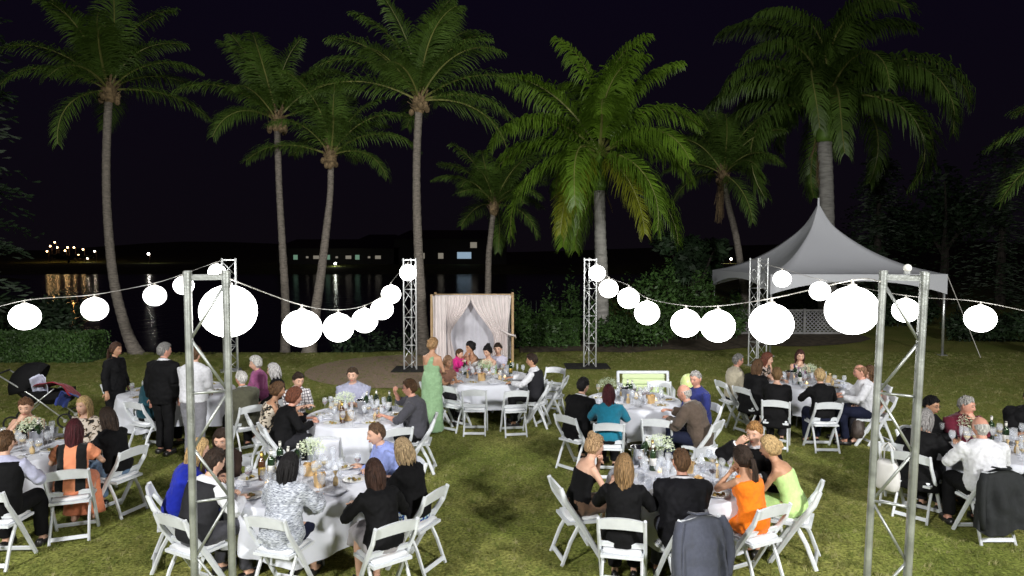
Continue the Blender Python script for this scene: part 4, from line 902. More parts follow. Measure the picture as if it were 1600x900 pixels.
# table behind the standing men
P('standing woman in black with a long dark ponytail, in profile by the palm trunk', 'the ponytailed woman in black', 181, 546, 100, pose='stand', arms='down', lean=2, top=('jacket', BK, None), bottom=('trousers', BK, None), hair=('ponytail', (.06, .03, .02)), skin=1, s=1.0, hpitch=5)
P('standing grey-haired man in a black suit seen from behind', 'the man in the black suit', 257, 548, 12, 'm', 1.02, 'stand', 3, 'pocket', ('jacket', BK, None), ('shirt', WH, None), ('trousers', BK, None), ('short', GRY), 3, hyaw=25, hpitch=3, w=1.08)
P('standing man in a white shirt and grey trousers behind the left near truss', 'the man in the white shirt', 305, 553, 5, 'm', 1.02, 'stand', 6, 'standlap', ('shirt', WH, None), None, ('trousers', (.20, .20, .225), None), ('crop', BRN), 0, hyaw=-10, hpitch=18, w=1.12)
P('seated guest in a dark teal shirt hidden behind the black-suited man', 'the guest in dark teal', 243, 585, 28, 'm', 1, 'sit', 16, 'cross', ('shirt', (.012, .06, .085), None), None, ('trousers', BK, None), ('short', BRN), 1)
P('white-haired elderly man in an olive jacket seen from behind', 'the elderly man in olive', 377, 592, 318, 'm', .98, 'sit', 20, 'cross', ('jacket', (.075, .075, .05), None), ('shirt', WH, None), ('trousers', BK, None), ('short', SIL), 3, hyaw=-10)
P('elderly woman with white curls in a pink cardigan over a blue top', 'the woman in the pink cardigan', 399, 568, 235, lean=8, arms='lap', top=('jacket', (.36, .10, .25), None), under=('tee', (.03, .05, .52), None), hair=('curly', SIL), skin=0, hpitch=8)
P('grey-haired elderly woman in black facing left behind the plaid-shirt man', 'the grey-haired woman in black', 427, 579, 262, lean=10, arms='lap', top=('shirt', BK, None), hair=('bob', (.42, .41, .41)), skin=0, hpitch=8)
# table at the far left edge
P('short-haired woman in a black top eating at the far left table', 'the woman eating', 40, 636, 172, lean=10, arms='chin', top=('tank', BK, None), hair=('short', (.13, .065, .035)), skin=0, w=1.12, hpitch=14, hyaw=-12)
P('long-haired blonde woman in a black and white floral blouse', 'the blonde in the floral blouse', 131, 634, 192, lean=6, arms='lap', top=('blouse', (.66, .58, .50), 'floral'), hair=('long', BLD), skin=0, w=1.1, hpitch=2)
P('maroon-haired woman in a peach and black top seen from behind', 'the maroon-haired woman in peach', 116, 672, 342, lean=14, arms='table', top=('tee', (.85, .32, .17), 'panel'), hair=('long', MAR), skin=0, w=1.0, bottom=('dress', (.75, .25, .13), None))
P('dark long-haired woman in black seated beside the blonde woman', 'the dark-haired woman in black', 168, 652, 290, lean=16, arms='cross', top=('shirt', BK, None), hair=('verylong', DKB), skin=1, bottom=('trousers', (.12, .19, .30), None))
P('man in a black waistcoat cropped by the left edge', 'the black-waistcoated man', 8, 692, 352, 'm', 1, 'sit', 12, 'table', ('vest', BK, None), ('shirt', (.45, .46, .62), None), ('trousers', BK, None), ('crop', BRN), 0)
# middle left table
P('woman with a pinned-up brown bun in a black and cream floral blouse', 'the woman in the floral halter', 434, 610, 66, lean=18, arms='cross', top=('tank', (.62, .55, .46), 'floral'), hair=('updo', BRN), skin=1, w=1.08)
P('heavy woman with short reddish curls in a black cardigan', 'the woman in the black cardigan', 460, 621, 58, lean=22, arms='table', top=('shirt', BK, None), hair=('curly', (.13, .045, .025)), skin=3, w=1.2, s=1.0)
P('young dark-haired man in a white and black plaid shirt', 'the man in plaid', 466, 594, 138, 'm', .98, 'sit', 18, 'cross', ('rolled', (.68, .66, .68), 'plaid'), None, ('trousers', BK, None), ('short', DKB), 0, hpitch=16)
P('broad man in a lavender-grey shirt facing the camera', 'the man in the lavender-grey shirt', 551, 586, 180, 'm', 1.03, 'sit', 14, 'cross', ('rolled', (.30, .31, .42), None), None, ('trousers', BK, None), ('short', (.05, .032, .02)), 0, hpitch=8, w=1.18)
P('bespectacled man in a charcoal shirt holding a glass of red wine', 'the man in charcoal holding wine', 640, 606, 272, 'm', 1.02, 'sit', 12, 'gest', ('rolled', (.055, .055, .068), None), None, ('trousers', BK, None), ('short', BRN), 3, hpitch=6, w=1.12, glasses=True)
# front left table
P('blonde woman in a royal blue dress partly hidden by the left truss', 'the blonde in royal blue', 311, 703, 62, lean=24, arms='chin', top=('shirt', (.010, .022, .36), None), hair=('midlong', (.42, .28, .13)), skin=0, bottom=('dress', (.012, .03, .30), None), w=1.05)
P('dark-haired woman in a dark brown top facing the camera behind the truss', 'the woman in dark brown', 346, 686, 172, lean=22, arms='cross', top=('shirt', (.030, .018, .014), None), hair=('midlong', DKB), skin=0, hpitch=20)
P('man in a charcoal waistcoat and white sleeves behind the truss', 'the man in the charcoal waistcoat', 335, 722, 32, 'm', 1, 'sit', 22, 'table', ('vest', (.022, .022, .026), None), ('shirt', WH, None), ('trousers', (.05, .05, .06), None), ('short', DKB), 0, hpitch=18)
P('black-haired woman in a grey tweed jacket seen from behind', 'the woman in tweed', 452, 728, 12, lean=14, arms='table', top=('jacket', (.42, .45, .52), 'tweed'), hair=('long', BLK), skin=0, bottom=('skirt', (.010, .012, .03), None), w=1.06, hyaw=12)
P('dark brown-haired woman in a black cardigan seen from behind', 'the brown-haired woman in black', 585, 738, 326, lean=22, arms='table', top=('shirt', BK, None), hair=('midlong', (.045, .022, .016)), skin=0, bottom=('skirt', (.36, .34, .36), None), w=1.02)
P('woman with a dark blonde bob in black beside the blue-shirted man', 'the woman with the blonde bob', 630, 704, 300, lean=16, arms='cross', top=('shirt', BK, None), hair=('bob', (.36, .26, .15)), skin=0, bottom=('skirt', (.6, .6, .6), 'bluefloral'), w=1.05)
P('short-haired man in a pale blue shirt and tie leaning on his elbow', 'the man in pale blue', 588, 678, 240, 'm', 1, 'sit', 26, 'cross', ('shirt', (.26, .32, .66), None), None, ('trousers', BK, None), ('crop', (.10, .06, .035)), 0, hpitch=10, w=1.05)
# bridal table
P('standing woman in a long sage-green one-shoulder gown seen from behind', 'the woman in the green gown', 676, 539, 18, pose='stand', s=1.02, lean=3, arms='standlap', top=('oneshoulder', (.25, .40, .23), None), bottom=('gown', (.25, .40, .23), None), hair=('updo', (.32, .19, .09)), skin=1, hyaw=20, hpitch=22)
P('bride with a dark updo and bare shoulders, hands at her mouth', 'the bride', 735, 543, 232, lean=10, arms='both', top=('strapless', (.78, .78, .78), None), bottom=('dress', (.78, .78, .78), None), hair=('updo', BLK), skin=1, s=1.02, seat=.50)
P('small child in a bright pink hooded top beside the bride', 'the child in pink', 718, 553, 120, s=.62, lean=6, arms='both', top=('jacket', (.62, .02, .22), None), bottom=('trousers', (.62, .02, .22), None), hair=('short', BRN), skin=0, ch=False, seat=.62)
P('dark-haired bridesmaid in pale green looking down at the bridal table', 'the bridesmaid in pale green', 762, 549, 215, lean=12, arms='cross', top=('strapless', (.40, .60, .33), None), bottom=('dress', (.40, .60, .33), None), hair=('bun', BLK), skin=0, hpitch=22, seat=.50)
P('dark-haired guest in pale lilac at the right of the bridesmaid', 'the guest in pale lilac', 778, 545, 190, lean=10, arms='cross', top=('tee', (.52, .50, .62), None), hair=('short', DKB), skin=0, seat=.50)
P('groomsman in a dark waistcoat and white sleeves at the bridal table', 'the groomsman', 831, 563, 283, 'm', 1, 'sit', 8, 'reach', ('vest', (.018, .018, .022), None), ('shirt', WH, None), ('trousers', BK, None), ('short', DKB), 1, w=1.0)
P('guest with a flowered hairpiece half hidden by the green gown', 'the guest with the hairpiece', 700, 566, 140, lean=16, arms='cross', top=('tee', (.25, .13, .09), None), hair=('updo', (.34, .20, .12)), skin=1, s=.95)
# middle right table
P('man in a black jacket with dark hair leaning toward the table', 'the man in the black jacket', 911, 603, 42, 'm', 1.0, 'sit', 16, 'cross', ('jacket', BK, None), ('shirt', WH, None), ('trousers', BK, None), ('short', BLK), 0, w=1.05)
P('maroon-haired woman in a teal sweater seen from behind', 'the woman in teal', 951, 614, 8, lean=12, arms='table', top=('shirt', (.010, .16, .25), None), hair=('midlong', MAR), skin=0, w=1.08, bottom=('trousers', BK, None))
P('bald elderly man in a brown jacket reaching across the table', 'the bald man in brown', 1069, 614, 302, 'm', 1, 'sit', 26, 'reach', ('jacket', (.085, .062, .048), None), ('shirt', (.3, .28, .26), None), ('trousers', NAVY, None), ('bald', (.4, .38, .36)), 3, w=1.05)
P('grey-haired man in a navy blue shirt turned toward the camera', 'the man in navy', 1087, 592, 248, 'm', 1.03, 'sit', 8, 'lap', ('shirt', (.022, .03, .16), None), None, ('trousers', NAVY, None), ('crop', (.30, .29, .28)), 3, w=1.05, hyaw=-20)
# front right table
P('blonde woman with a high bun in a strapless black top, hand at her mouth', 'the woman with the high bun', 929, 697, 72, lean=20, arms='chinl', top=('strapless', BK, None), hair=('bun', (.34, .22, .12)), skin=0, bottom=('dress', (.12, .07, .045), None), w=.98)
P('woman with long dark blonde hair in black seen from behind', 'the long-haired woman in black', 975, 730, 12, lean=12, arms='table', top=('shirt', BK, None), hair=('midlong', (.23, .14, .065)), skin=0, w=1.05, bottom=('trousers', BK, None))
P('short-haired man in a black suit seen from behind', 'the short-haired man in the suit', 1065, 722, 2, 'm', 1.0, 'sit', 12, 'cross', ('jacket', (.0075, .0075, .010), None), ('shirt', WH, None), ('trousers', (.06, .065, .09), None), ('crop', (.12, .065, .035)), 3, w=1.1, chf=338, jack=('blue-grey suit jacket draped over the chair behind the front right table', (.075, .082, .115), .12, .52, .56, 3))
P('woman in a bright orange dress with a long dark ponytail', 'the woman in orange', 1160, 716, 332, lean=16, arms='both', top=('tank', (.85, .19, .008), None), hair=('ponytail', DKB), skin=1, bottom=('dress', (.85, .19, .008), None), w=.98)
P('woman with curly blonde hair in a lime-green strapless dress', 'the woman in lime green', 1203, 700, 302, lean=28, arms='cross', top=('strapless', (.50, .72, .28), None), hair=('updo', (.42, .29, .14)), skin=1, bottom=('dress', (.50, .72, .28), None), w=1.0)
P('ginger-haired man in a dark suit and tie listening beside the blonde', 'the ginger-haired man', 1179, 677, 222, 'm', 1.02, 'sit', 14, 'gest', ('jacket', BK, None), ('shirt', WH, None), ('trousers', BK, None), ('short', GNG), 0, hpitch=10)
# back right table
P('grey-haired man in a beige shirt with sunglasses on his head', 'the man in beige', 1153, 563, 82, 'm', .98, 'sit', 8, 'lap', ('shirt', (.42, .38, .29), None), None, ('trousers', BK, None), ('crop', GRY), 3, w=1.05)
P('brown-haired woman in a black top and teal skirt', 'the woman in the teal skirt', 1184, 572, 62, lean=14, arms='cross', top=('shawl', BK, None), hair=('midlong', BRN), skin=0, bottom=('skirt', (.01, .10, .12), None), w=1.1)
P('reddish-haired woman in a pale print blouse drinking', 'the woman drinking', 1199, 561, 125, lean=10, arms='chin', top=('tee', (.55, .45, .42), 'floral'), hair=('bob', (.12, .04, .025)), skin=0)
P('woman with short light brown hair in a black lace shawl seen from behind', 'the woman in the lace shawl', 1214, 586, 22, lean=12, arms='cross', top=('shawl', BK, None), hair=('short', (.20, .12, .055)), skin=0, w=1.05)
P('woman with short blonde hair in a black top seen from behind', 'the short-haired blonde in black', 1281, 588, 0, lean=12, arms='table', top=('shirt', BK, None), hair=('short', (.40, .28, .14)), skin=0, w=1.08, bottom=('trousers', NAVY, None))
P('ruddy balding man in a white shirt in profile', 'the balding man in white', 1344, 581, 285, 'm', 1.0, 'sit', 14, 'table', ('shirt', WH, None), None, ('trousers', NAVY, None), ('balding', (.22, .12, .07)), 3, w=1.12)
P('brunette in a patterned pink sleeveless top facing the camera', 'the brunette in pink', 1250, 556, 188, lean=8, arms='chin', top=('tank', (.40, .22, .32), 'stripe'), hair=('midlong', (.06, .025, .02)), skin=0)
P('dark-haired guest mostly hidden behind the balding man in white', 'the guest behind the balding man', 1360, 583, 270, lean=8, arms='lap', top=('tank', (.5, .25, .18), None), hair=('bob', BRN), skin=0)
# far right table
P('black-haired woman with glasses in a black jacket over white', 'the woman with glasses', 1455, 633, 150, lean=8, arms='cross', top=('jacket', BK, None), under=('tee', WH, None), hair=('short', BLK), skin=1, glasses=True)
P('grey-haired man in a maroon shirt with his hand at his mouth', 'the man in maroon', 1510, 633, 178, 'm', .98, 'sit', 12, 'chinl', ('shirt', (.10, .008, .022), None), None, ('trousers', BK, None), ('crop', (.34, .33, .31)), 3, w=1.1, hyaw=-35)
P('grey-haired woman in a long black shawl seen from behind the right truss', 'the woman in the black shawl', 1446, 655, 52, lean=18, arms='table', top=('shawl', BK, None), hair=('bob', (.22, .21, .21)), skin=0, w=1.08)
P('bald man in a white shirt seen from behind', 'the bald man in white', 1532, 668, 4, 'm', 1.0, 'sit', 12, 'table', ('shirt', WH, None), None, ('trousers', BK, None), ('bald', SIL), 3, w=1.15, jack=('charcoal suit jacket draped over the chair of the bald man in white', (.026, .028, .030), .20, .52, .62, 5))
P('guest in black cropped by the right edge', 'the guest at the right edge', 1612, 622, 215, 'm', 1.04, 'sit', 12, 'cross', ('jacket', BK, None), ('shirt', BK, None), ('trousers', BK, None), ('short', DKB), 1, w=1.2)
run_jobs()
for k_ in ('the woman in lime green',): print('PLACED', len(PEOPLE))
# ------------------------------------------------------------------ empty chairs
chair_px('empty white chair at the left side of the table behind the standing men', 169, 602, 88)
chair_px('empty white chair with its back to the camera at the middle left table', 506, 690, 355)
chair_px('empty white chair tucked behind the blue-shirted man', 622, 676, 330)
chair_px('left of the two empty chairs behind the green gown', 664, 604, 60)
chair_px('right of the two empty chairs behind the green gown', 683, 597, 70)
chair_px('empty white chair turned toward the green gown at the bridal table', 699, 609, 35)
chair_px('empty white chair facing straight to the front of the bridal table', 741, 615, 0)
chair_px('empty white chair at the front right of the bridal table', 807, 616, 350)
chair_px('empty white chair turned sideways behind the groomsman', 846, 600, 300)
chair_px('empty white chair facing the camera right of the groomsman', 868, 579, 205)
chair_px('rightmost empty chair of the bridal table, seen from its side', 884, 594, 285)
chair_px('empty padded chair between the teal sweater and the bald man in brown', 1026, 662, 18)
chair_px('empty white chair at the back of the middle right table', 1030, 601, 182)
chair_px('empty white chair behind the champagne glasses of the front right table', 1113, 709, 195)
chair_px('empty white chair beside the truss at the back right table', 1380, 606, 262)
chair_px('empty white chair hung with a white tote bag beside the black shawl', 1403, 702, 40)

# ------------------------------------------------------------------ tables
def plate_me():
    return MB().lathe([(.001, .004), (.05, .004), (.08, .008), (.125, .020), (.128, .017), (.08, .001), (.001, 0)], 24, cap=False).mesh('plate', M['china'], True)
PLATE = plate_me()
GLASS = MB().lathe([(.034, 0), (.034, .003), (.006, .007), (.004, .03), (.0045, .085), (.018, .098), (.036, .125), (.040, .155), (.033, .200), (.0315, .200), (.038, .155), (.034, .127), (.014, .102), (.001, .099)], 14, cap=False).mesh('wine_glass', M['glass'], True)
FLUTE = MB().lathe([(.03, 0), (.03, .003), (.004, .008), (.004, .09), (.016, .11), (.024, .15), (.022, .225), (.0205, .225), (.022, .15), (.001, .105)], 12, cap=False).mesh('champagne_flute', M['glass'], True)
TUMB = MB().lathe([(.001, .004), (.026, 0), (.030, .003), (.034, .10), (.0325, .10), (.028, .008), (.001, .008)], 12, cap=False).mesh('tumbler', M['glass'], True)
WINEIN = {k: MB().lathe([(.001, .101), (.015, .104), (.034, .128), (.037, .145), (.001, .145)], 12, cap=False).mesh('wine', m_, True) for k, m_ in (('red', M['redwine']), ('white', M['amber']))}
def bottle_meshes():
    b = MB().lathe([(.001, .001), (.036, .002), (.0375, .01), (.0375, .19), (.030, .215), (.015, .235), (.0135, .29), (.0155, .292), (.0155, .302), (.001, .302)], 14, cap=False)
    return b
BOT = {k: bottle_meshes().mesh('bottle_body', m_, True) for k, m_ in (('green', M['bottle']), ('brown', M['brownb']))}
LAB = {k: MB().lathe([(.0380, .06), (.0384, .061), (.0384, .14), (.0380, .141)], 14, cap=False).mesh('bottle_label', m_, True) for k, m_ in (('white', M['paperw']), ('gold', M['gold']))}
CAPM = {k: MB().lathe([(.0145, .245), (.0148, .303), (.001, .305)], 12, cap=False).mesh('bottle_cap', m_, True) for k, m_ in (('white', M['paperw']), ('gold', M['gold']))}
def cloth_mesh(R_, hem, seed, sq=.0):
    rnd = random.Random(seed); n_ = 120; q = MB(); rings = []; ph = [rnd.uniform(0, 6.28) for _ in range(4)]
    for r_ in (.05, .35, .7, .9, .97): rings.append([(R_ * r_ * math.cos(2 * PI * k / n_), R_ * r_ * math.sin(2 * PI * k / n_), .7445 + .0015 * mnoise.noise(V((r_ * 4 * math.cos(2 * PI * k / n_), r_ * 4 * math.sin(2 * PI * k / n_), seed)))) for k in range(n_)])
    for j in range(13):
        t = j / 12; ring = []
        for k in range(n_):
            a = 2 * PI * k / n_; f = .5 * math.sin(11 * a + ph[0] + .5 * math.sin(3 * a)) + .35 * math.sin(19 * a + ph[1]) + .2 * math.sin(5 * a + ph[2]); hz = hem - sq * abs(math.cos(2 * a + ph[3])) ** 2
            rr = R_ + .012 * min(1, t * 6) + (.055 * t ** .8) * f + .03 * t; ring.append((rr * math.cos(a), rr * math.sin(a), .744 - .006 * min(1, t * 10) - (.738 - hz) * t))
        rings.append(ring)
    q.loft(rings, cap=False); q.add([r for r in rings[0]], [tuple(range(n_))]); return q
def near(x, y):
    return min(PEOPLE.items(), key=lambda kv: (kv[1][0].x + .25 * math.sin(R(kv[1][1])) - x) ** 2 + (kv[1][0].y + .25 * math.cos(R(kv[1][1])) - y) ** 2)[0]
def item(kind, me, x, y, z, label, cat, group, rz=0, extra=()):
    if ' on the ' in label or ' on ' in label: label = label.split(' on ')[0] + ' near ' + near(x, y)
    if extra:
        root = empty(kind, (x, y, z), rz, label, cat, group)
        for nme, m_ in ((me.name.split('.')[0], me),) + tuple(extra): inst(nme, m_, root)
    else: root = tag(inst(kind, me, None, (x, y, z), (0, 0, rz)), label, cat, group)
    return root
def vase(x, y, z, where, big=1.0, seed=0):
    rnd = random.Random(seed); root = empty('flower_vase', (x, y, z), 0, 'glass vase of white-green gypsophila on ' + where, 'vase')
    MB().lathe([(.001, .002), (.045, .001), (.05, .01), (.048, .12), (.036, .14), (.036, .16), (.034, .16), (.045, .12), (.001, .006)], 14, cap=False).build('jar', M['glass'], root, smooth=True)
    q = MB()
    for k in range(26):
        a = rnd.uniform(0, 2 * PI); r_ = rnd.uniform(.02, .15) * big; q.tube([(0, 0, .02), (math.cos(a) * .02, math.sin(a) * .02, .15), (math.cos(a) * r_, math.sin(a) * r_, .2 + rnd.uniform(.03, .12))], .0016, 3)
    q.build('stems', M['stem'], root); q = MB()
    for k in range(420):
        a = rnd.uniform(0, 2 * PI); e = math.asin(rnd.uniform(-.25, 1)); r_ = rnd.uniform(.6, 1.0) * .165 * big * (1 + .2 * mnoise.noise(V((a * 2, e * 2, seed)))); c = V((math.cos(a) * math.cos(e) * r_, math.sin(a) * math.cos(e) * r_, .20 + math.sin(e) * r_ * .8)); s_ = rnd.uniform(.006, .011)
        q.add([c + V((s_, 0, 0)), c + V((-s_ * .5, s_ * .8, 0)), c + V((-s_ * .5, -s_ * .8, 0)), c + V((0, 0, s_))], [(0, 1, 3), (1, 2, 3), (2, 0, 3), (0, 2, 1)])
    o = q.build('blossoms', M['gyp'], root); o['kind'] = 'stuff'
def bucket(x, y, z, where, cap='white'):
    root = empty('ice_bucket', (x, y, z), 0, 'polished steel ice bucket on ' + where, 'ice bucket')
    MB().lathe([(.001, .002), (.065, .001), (.07, .01), (.092, .19), (.098, .195), (.098, .203), (.090, .200), (.066, .015), (.001, .012)], 20, cap=False).build('pail', M['silver'], root, smooth=True)
    for s_ in (-1, 1): MB().tube([(s_ * .09, -.02, .16), (s_ * .118, 0, .165), (s_ * .09, .02, .16)], .006, 6).build('handle', M['silver'], root)
    b = empty('wine_bottle', (x + .02, y, z + .05), 0, 'wine bottle chilling in the ice bucket on ' + where, 'bottle'); b.rotation_euler = (.25, .2, 0)
    inst('bottle_body', BOT['green'], b); inst('bottle_cap', CAPM[cap], b)
def candle(x, y, z, where):
    root = empty('tea_light', (x, y, z), 0, 'lit tea light in a small glass near ' + near(x, y), 'candle', 'tea lights on ' + where)
    MB().lathe([(.001, .003), (.028, .001), (.034, .06), (.032, .06), (.026, .006), (.001, .006)], 12, cap=False).build('glass_cup', M['glass'], root, smooth=True)
    MB().lathe([(.001, .006), (.024, .006), (.024, .022), (.001, .022)], 12, cap=False).build('wax', M['wax'], root); MB().ball((0, 0, .033), (.004, .004, .010), 6, 5).build('flame', M['flame'], root)
def bagbread(x, y, z, where, rz, seed):
    rnd = random.Random(seed); root = empty('bread_basket', (x, y, z), rz, 'open paper bag of bread rolls near ' + near(x, y), 'bread')
    q = MB(); rings = []
    for zz, k in ((.001, 1), (.05, 1.06), (.10, 1.1), (.125, 1.16)): rings.append([(.075 * k * math.cos(a) * (1 + .06 * math.sin(5 * a + zz * 30)), .055 * k * math.sin(a) * (1 + .06 * math.cos(7 * a)), zz + (.012 * math.sin(4 * a) if zz > .1 else 0)) for a in [2 * PI * i / 16 for i in range(16)]])
    q.loft(rings, cap=False); q.add(rings[0], [tuple(range(15, -1, -1))]); q.build('paper_bag', M['kraft'], root, smooth=True)
    for k in range(4): a = k * 1.6 + rnd.random(); MB().ball((.035 * math.cos(a), .026 * math.sin(a), .10 + .01 * (k % 2)), (.036, .028, .028), 10, 7).build('bread_roll', M['bread'], root, smooth=True)
def favour_bag(x, y, z, where, rz):
    root = empty('favour_bag', (x, y, z), rz, 'small gold-brown twisted favour bag near ' + near(x, y), 'bag', 'favour bags on ' + where)
    MB().loft([[(.032 * k * math.cos(2 * PI * i / 10), .024 * k * math.sin(2 * PI * i / 10), zz) for i in range(10)] for zz, k in ((.001, .9), (.03, 1.1), (.07, .95), (.10, .35), (.108, .3), (.15, .9))]).build('pouch', mat('favour_paper', (.55, .40, .20), .7) if 'favour_paper' not in bpy.data.materials else bpy.data.materials['favour_paper'], root, smooth=True)
    MB().tube([(.011 * math.cos(i), .009 * math.sin(i), .103) for i in range(7)], .003, 4).build('ribbon', M['paperw'], root)
def napkin(x, y, z, where, rz, seed):
    rnd = random.Random(seed); q = MB(); n_ = 8; q.v = [((i / n_ - .5) * .2, (j / n_ - .5) * .15, .012 + .016 * abs(mnoise.noise(V((i * .5, j * .5, seed)))) + .01 * rnd.random() * (i % 2)) for j in range(n_ + 1) for i in range(n_ + 1)]
    q.f = [(j * (n_ + 1) + i, j * (n_ + 1) + i + 1, (j + 1) * (n_ + 1) + i + 1, (j + 1) * (n_ + 1) + i) for j in range(n_) for i in range(n_)]; q.mi = [0] * len(q.f); o = q.build('napkin', M['cloth'], None, True, (x, y, z - .012)); o.rotation_euler.z = rz
    m_ = o.modifiers.new('t', 'SOLIDIFY'); m_.thickness = .004; tag(o, 'crumpled white napkin near ' + near(x, y), 'napkin', 'napkins on ' + where)
FOOD = MB()
for i_ in range(7): a_ = i_ * .9; FOOD.ball((.045 * math.cos(a_) * (i_ % 3) / 1.6, .045 * math.sin(a_) * (i_ % 3) / 1.6, .014), (.022, .018, .012), 7, 5)
FOOD = FOOD.mesh('leftovers', M['food'], True)
TBL = {}
def table(key, label, where, px, py, Rt, hem, seed, sq=.12, ng=12, nf=5, nt_=6, npl=6, dark=0, bottles=((20, 'green', 'white'), (200, 'green', 'white')), vas=(90, .1), bks=((250, .2),), cnd=2, bag=1, fav=2, nap=4):
    c = onz(px, py, .745); rnd = random.Random(seed); TBL[key] = c
    root = empty('round_table', (c.x, c.y, 0), 0, 'folding round table under the cloth of ' + where, 'table'); MB().lathe([(Rt - .02, .70), (Rt, .705), (Rt, .728), (Rt - .01, .735)], 48).build('table_top', M['wood'], root)
    for k in range(4): a = PI / 4 + k * PI / 2; MB().tube([(Rt * .62 * math.cos(a), Rt * .62 * math.sin(a), 0), (Rt * .5 * math.cos(a), Rt * .5 * math.sin(a), .7)], .014, 8).build('leg', M['steel'], root)
    o = cloth_mesh(Rt, hem, seed, sq).build('tablecloth', M['cloth'], None, True, (c.x, c.y, 0)); tag(o, label, 'tablecloth')
    z = .7475; used = []
    def spot(r0, r1, gap=.07):
        for _ in range(60):
            a = rnd.uniform(0, 2 * PI); r_ = rnd.uniform(r0, r1) * Rt; p = (r_ * math.cos(a), r_ * math.sin(a))
            if all(math.hypot(p[0] - u[0], p[1] - u[1]) > gap * .5 + u[2] for u in used): used.append((p[0], p[1], gap * .5)); return p
        used.append((p[0], p[1], gap * .5)); return p
    def pol(a, r_): return (r_ * math.cos(R(a)), r_ * math.sin(R(a)))
    if vas: p = pol(*vas); used.append((*p, .07)); vase(c.x + p[0], c.y + p[1], z, where, 1, seed)
    for a, r_ in bks: p = pol(a, r_); used.append((*p, .1)); bucket(c.x + p[0], c.y + p[1], z, where)
    for i, bt in enumerate(bottles):
        a, kd, lb = bt[:3]; r_ = bt[3] if len(bt) > 3 else .28; p = pol(a, r_); used.append((*p, .045))
        item('wine_bottle', BOT[kd], c.x + p[0], c.y + p[1], z, '%s glass bottle with a %s label on %s' % (kd, lb, where), 'bottle', 'bottles on ' + where, rnd.uniform(0, 6), (('bottle_label', LAB[lb]), ('bottle_cap', CAPM[lb])))
    for k in range(bag): p = spot(.25, .5, .18); bagbread(c.x + p[0], c.y + p[1], z, where, rnd.uniform(0, 3), seed + k)
    for k in range(npl):
        a = 360 * k / npl + rnd.uniform(-12, 12); p = pol(a, Rt * .74); used.append((*p, .13)); item('dinner_plate', PLATE, c.x + p[0], c.y + p[1], z, 'white plate with leftovers on ' + where, 'plate', 'plates on ' + where, a, (('leftovers', FOOD),))
    for k in range(ng + 4):
        p = spot(.15, .88, .085); x = (('wine', WINEIN[rnd.choice(('red', 'white', 'white'))]),) if rnd.random() < .45 else ()
        item('wine_glass', GLASS, c.x + p[0], c.y + p[1], z, ('clear stemmed wine glass on ' if not x else 'partly filled wine glass on ') + where, 'glass', ('empty' if not x else 'filled') + ' wine glasses on ' + where, 0, x)
    for k in range(nf): p = spot(.15, .8, .07); item('champagne_flute', FLUTE, c.x + p[0], c.y + p[1], z, 'slim champagne flute on ' + where, 'glass', 'flutes on ' + where)
    for k in range(nt_): p = spot(.3, .88, .08); item('tumbler', TUMB, c.x + p[0], c.y + p[1], z, 'clear tumbler on ' + where, 'glass', 'tumblers on ' + where)
    for k in range(cnd): p = spot(.15, .5, .07); candle(c.x + p[0], c.y + p[1], z, where)
    for k in range(fav): p = spot(.3, .8, .08); favour_bag(c.x + p[0], c.y + p[1], z, where, rnd.uniform(0, 3))
    for k in range(nap): p = spot(.45, .85, .12); napkin(c.x + p[0], c.y + p[1], z + .012, where, rnd.uniform(0, 3), seed * 7 + k)
table('T1', 'white cloth draped over the table of the tweed-jacket woman', 'the table of the tweed-jacket woman', 468, 753, .76, .30, 101, ng=15, nf=5, vas=(92, .5), bks=((118, .34), (140, .30)), bottles=((128, 'green', 'white', .58), (172, 'brown', 'gold', .42), (160, 'green', 'white', .36)), bag=2, fav=2, nap=5)
table('T2', 'white cloth draped over the table of the lavender-shirted man', 'the table of the lavender-shirted man', 560, 649, .76, .26, 102, sq=.05, ng=15, vas=(150, .26), bottles=((255, 'brown', 'gold', .48), (60, 'green', 'white', .40), (35, 'green', 'white', .5)), bks=((75, .15),), fav=3)
table('T3', 'white cloth draped over the bridal table', 'the bridal table', 760, 589, .87, .30, 103, sq=.06, ng=16, nf=6, vas=(100, .12), bottles=((20, 'green', 'gold', .5), (150, 'green', 'white', .5)), bks=(), nap=5, cnd=3)
table('T4', 'white cloth draped over the table of the teal-sweater woman', 'the table of the teal-sweater woman', 990, 625, .76, .30, 104, ng=14, vas=(150, .45), bottles=((110, 'green', 'white', .2),), bks=((190, .12),), cnd=2, fav=2)
table('T5', 'white cloth draped over the table of the orange-dress woman', 'the table of the orange-dress woman', 1062, 748, .76, .30, 105, ng=16, nf=6, vas=(100, .55), bottles=((118, 'brown', 'gold', .45), (130, 'green', 'white', .36)), bks=((125, .60),), nap=5, bag=2)
table('T6', 'white cloth draped over the table of the brunette in pink', 'the table of the brunette in pink', 1262, 598, .76, .28, 106, ng=12, vas=(60, .2), bottles=((220, 'green', 'white', .3), (330, 'green', 'white', .2)), bks=((170, .3),))
table('T7', 'white cloth draped over the table of the man in maroon', 'the table of the man in maroon', 1562, 698, .80, .30, 107, ng=14, vas=(120, .35), bottles=((70, 'green', 'white', .35), (20, 'green', 'white', .1)), bks=(), fav=5, npl=5)
table('T8', 'white cloth draped over the table of the maroon-haired woman', 'the table of the maroon-haired woman', 14, 702, .76, .30, 108, ng=14, vas=(75, .3), bottles=((60, 'green', 'white', .35),), bks=((35, .28),), fav=4, cnd=3)
table('T9', 'white cloth draped over the table behind the two standing men', 'the table behind the standing men', 278, 611, .93, .35, 109, ng=8, nf=0, bottles=((150, 'green', 'white', .4),), bks=(), fav=2)

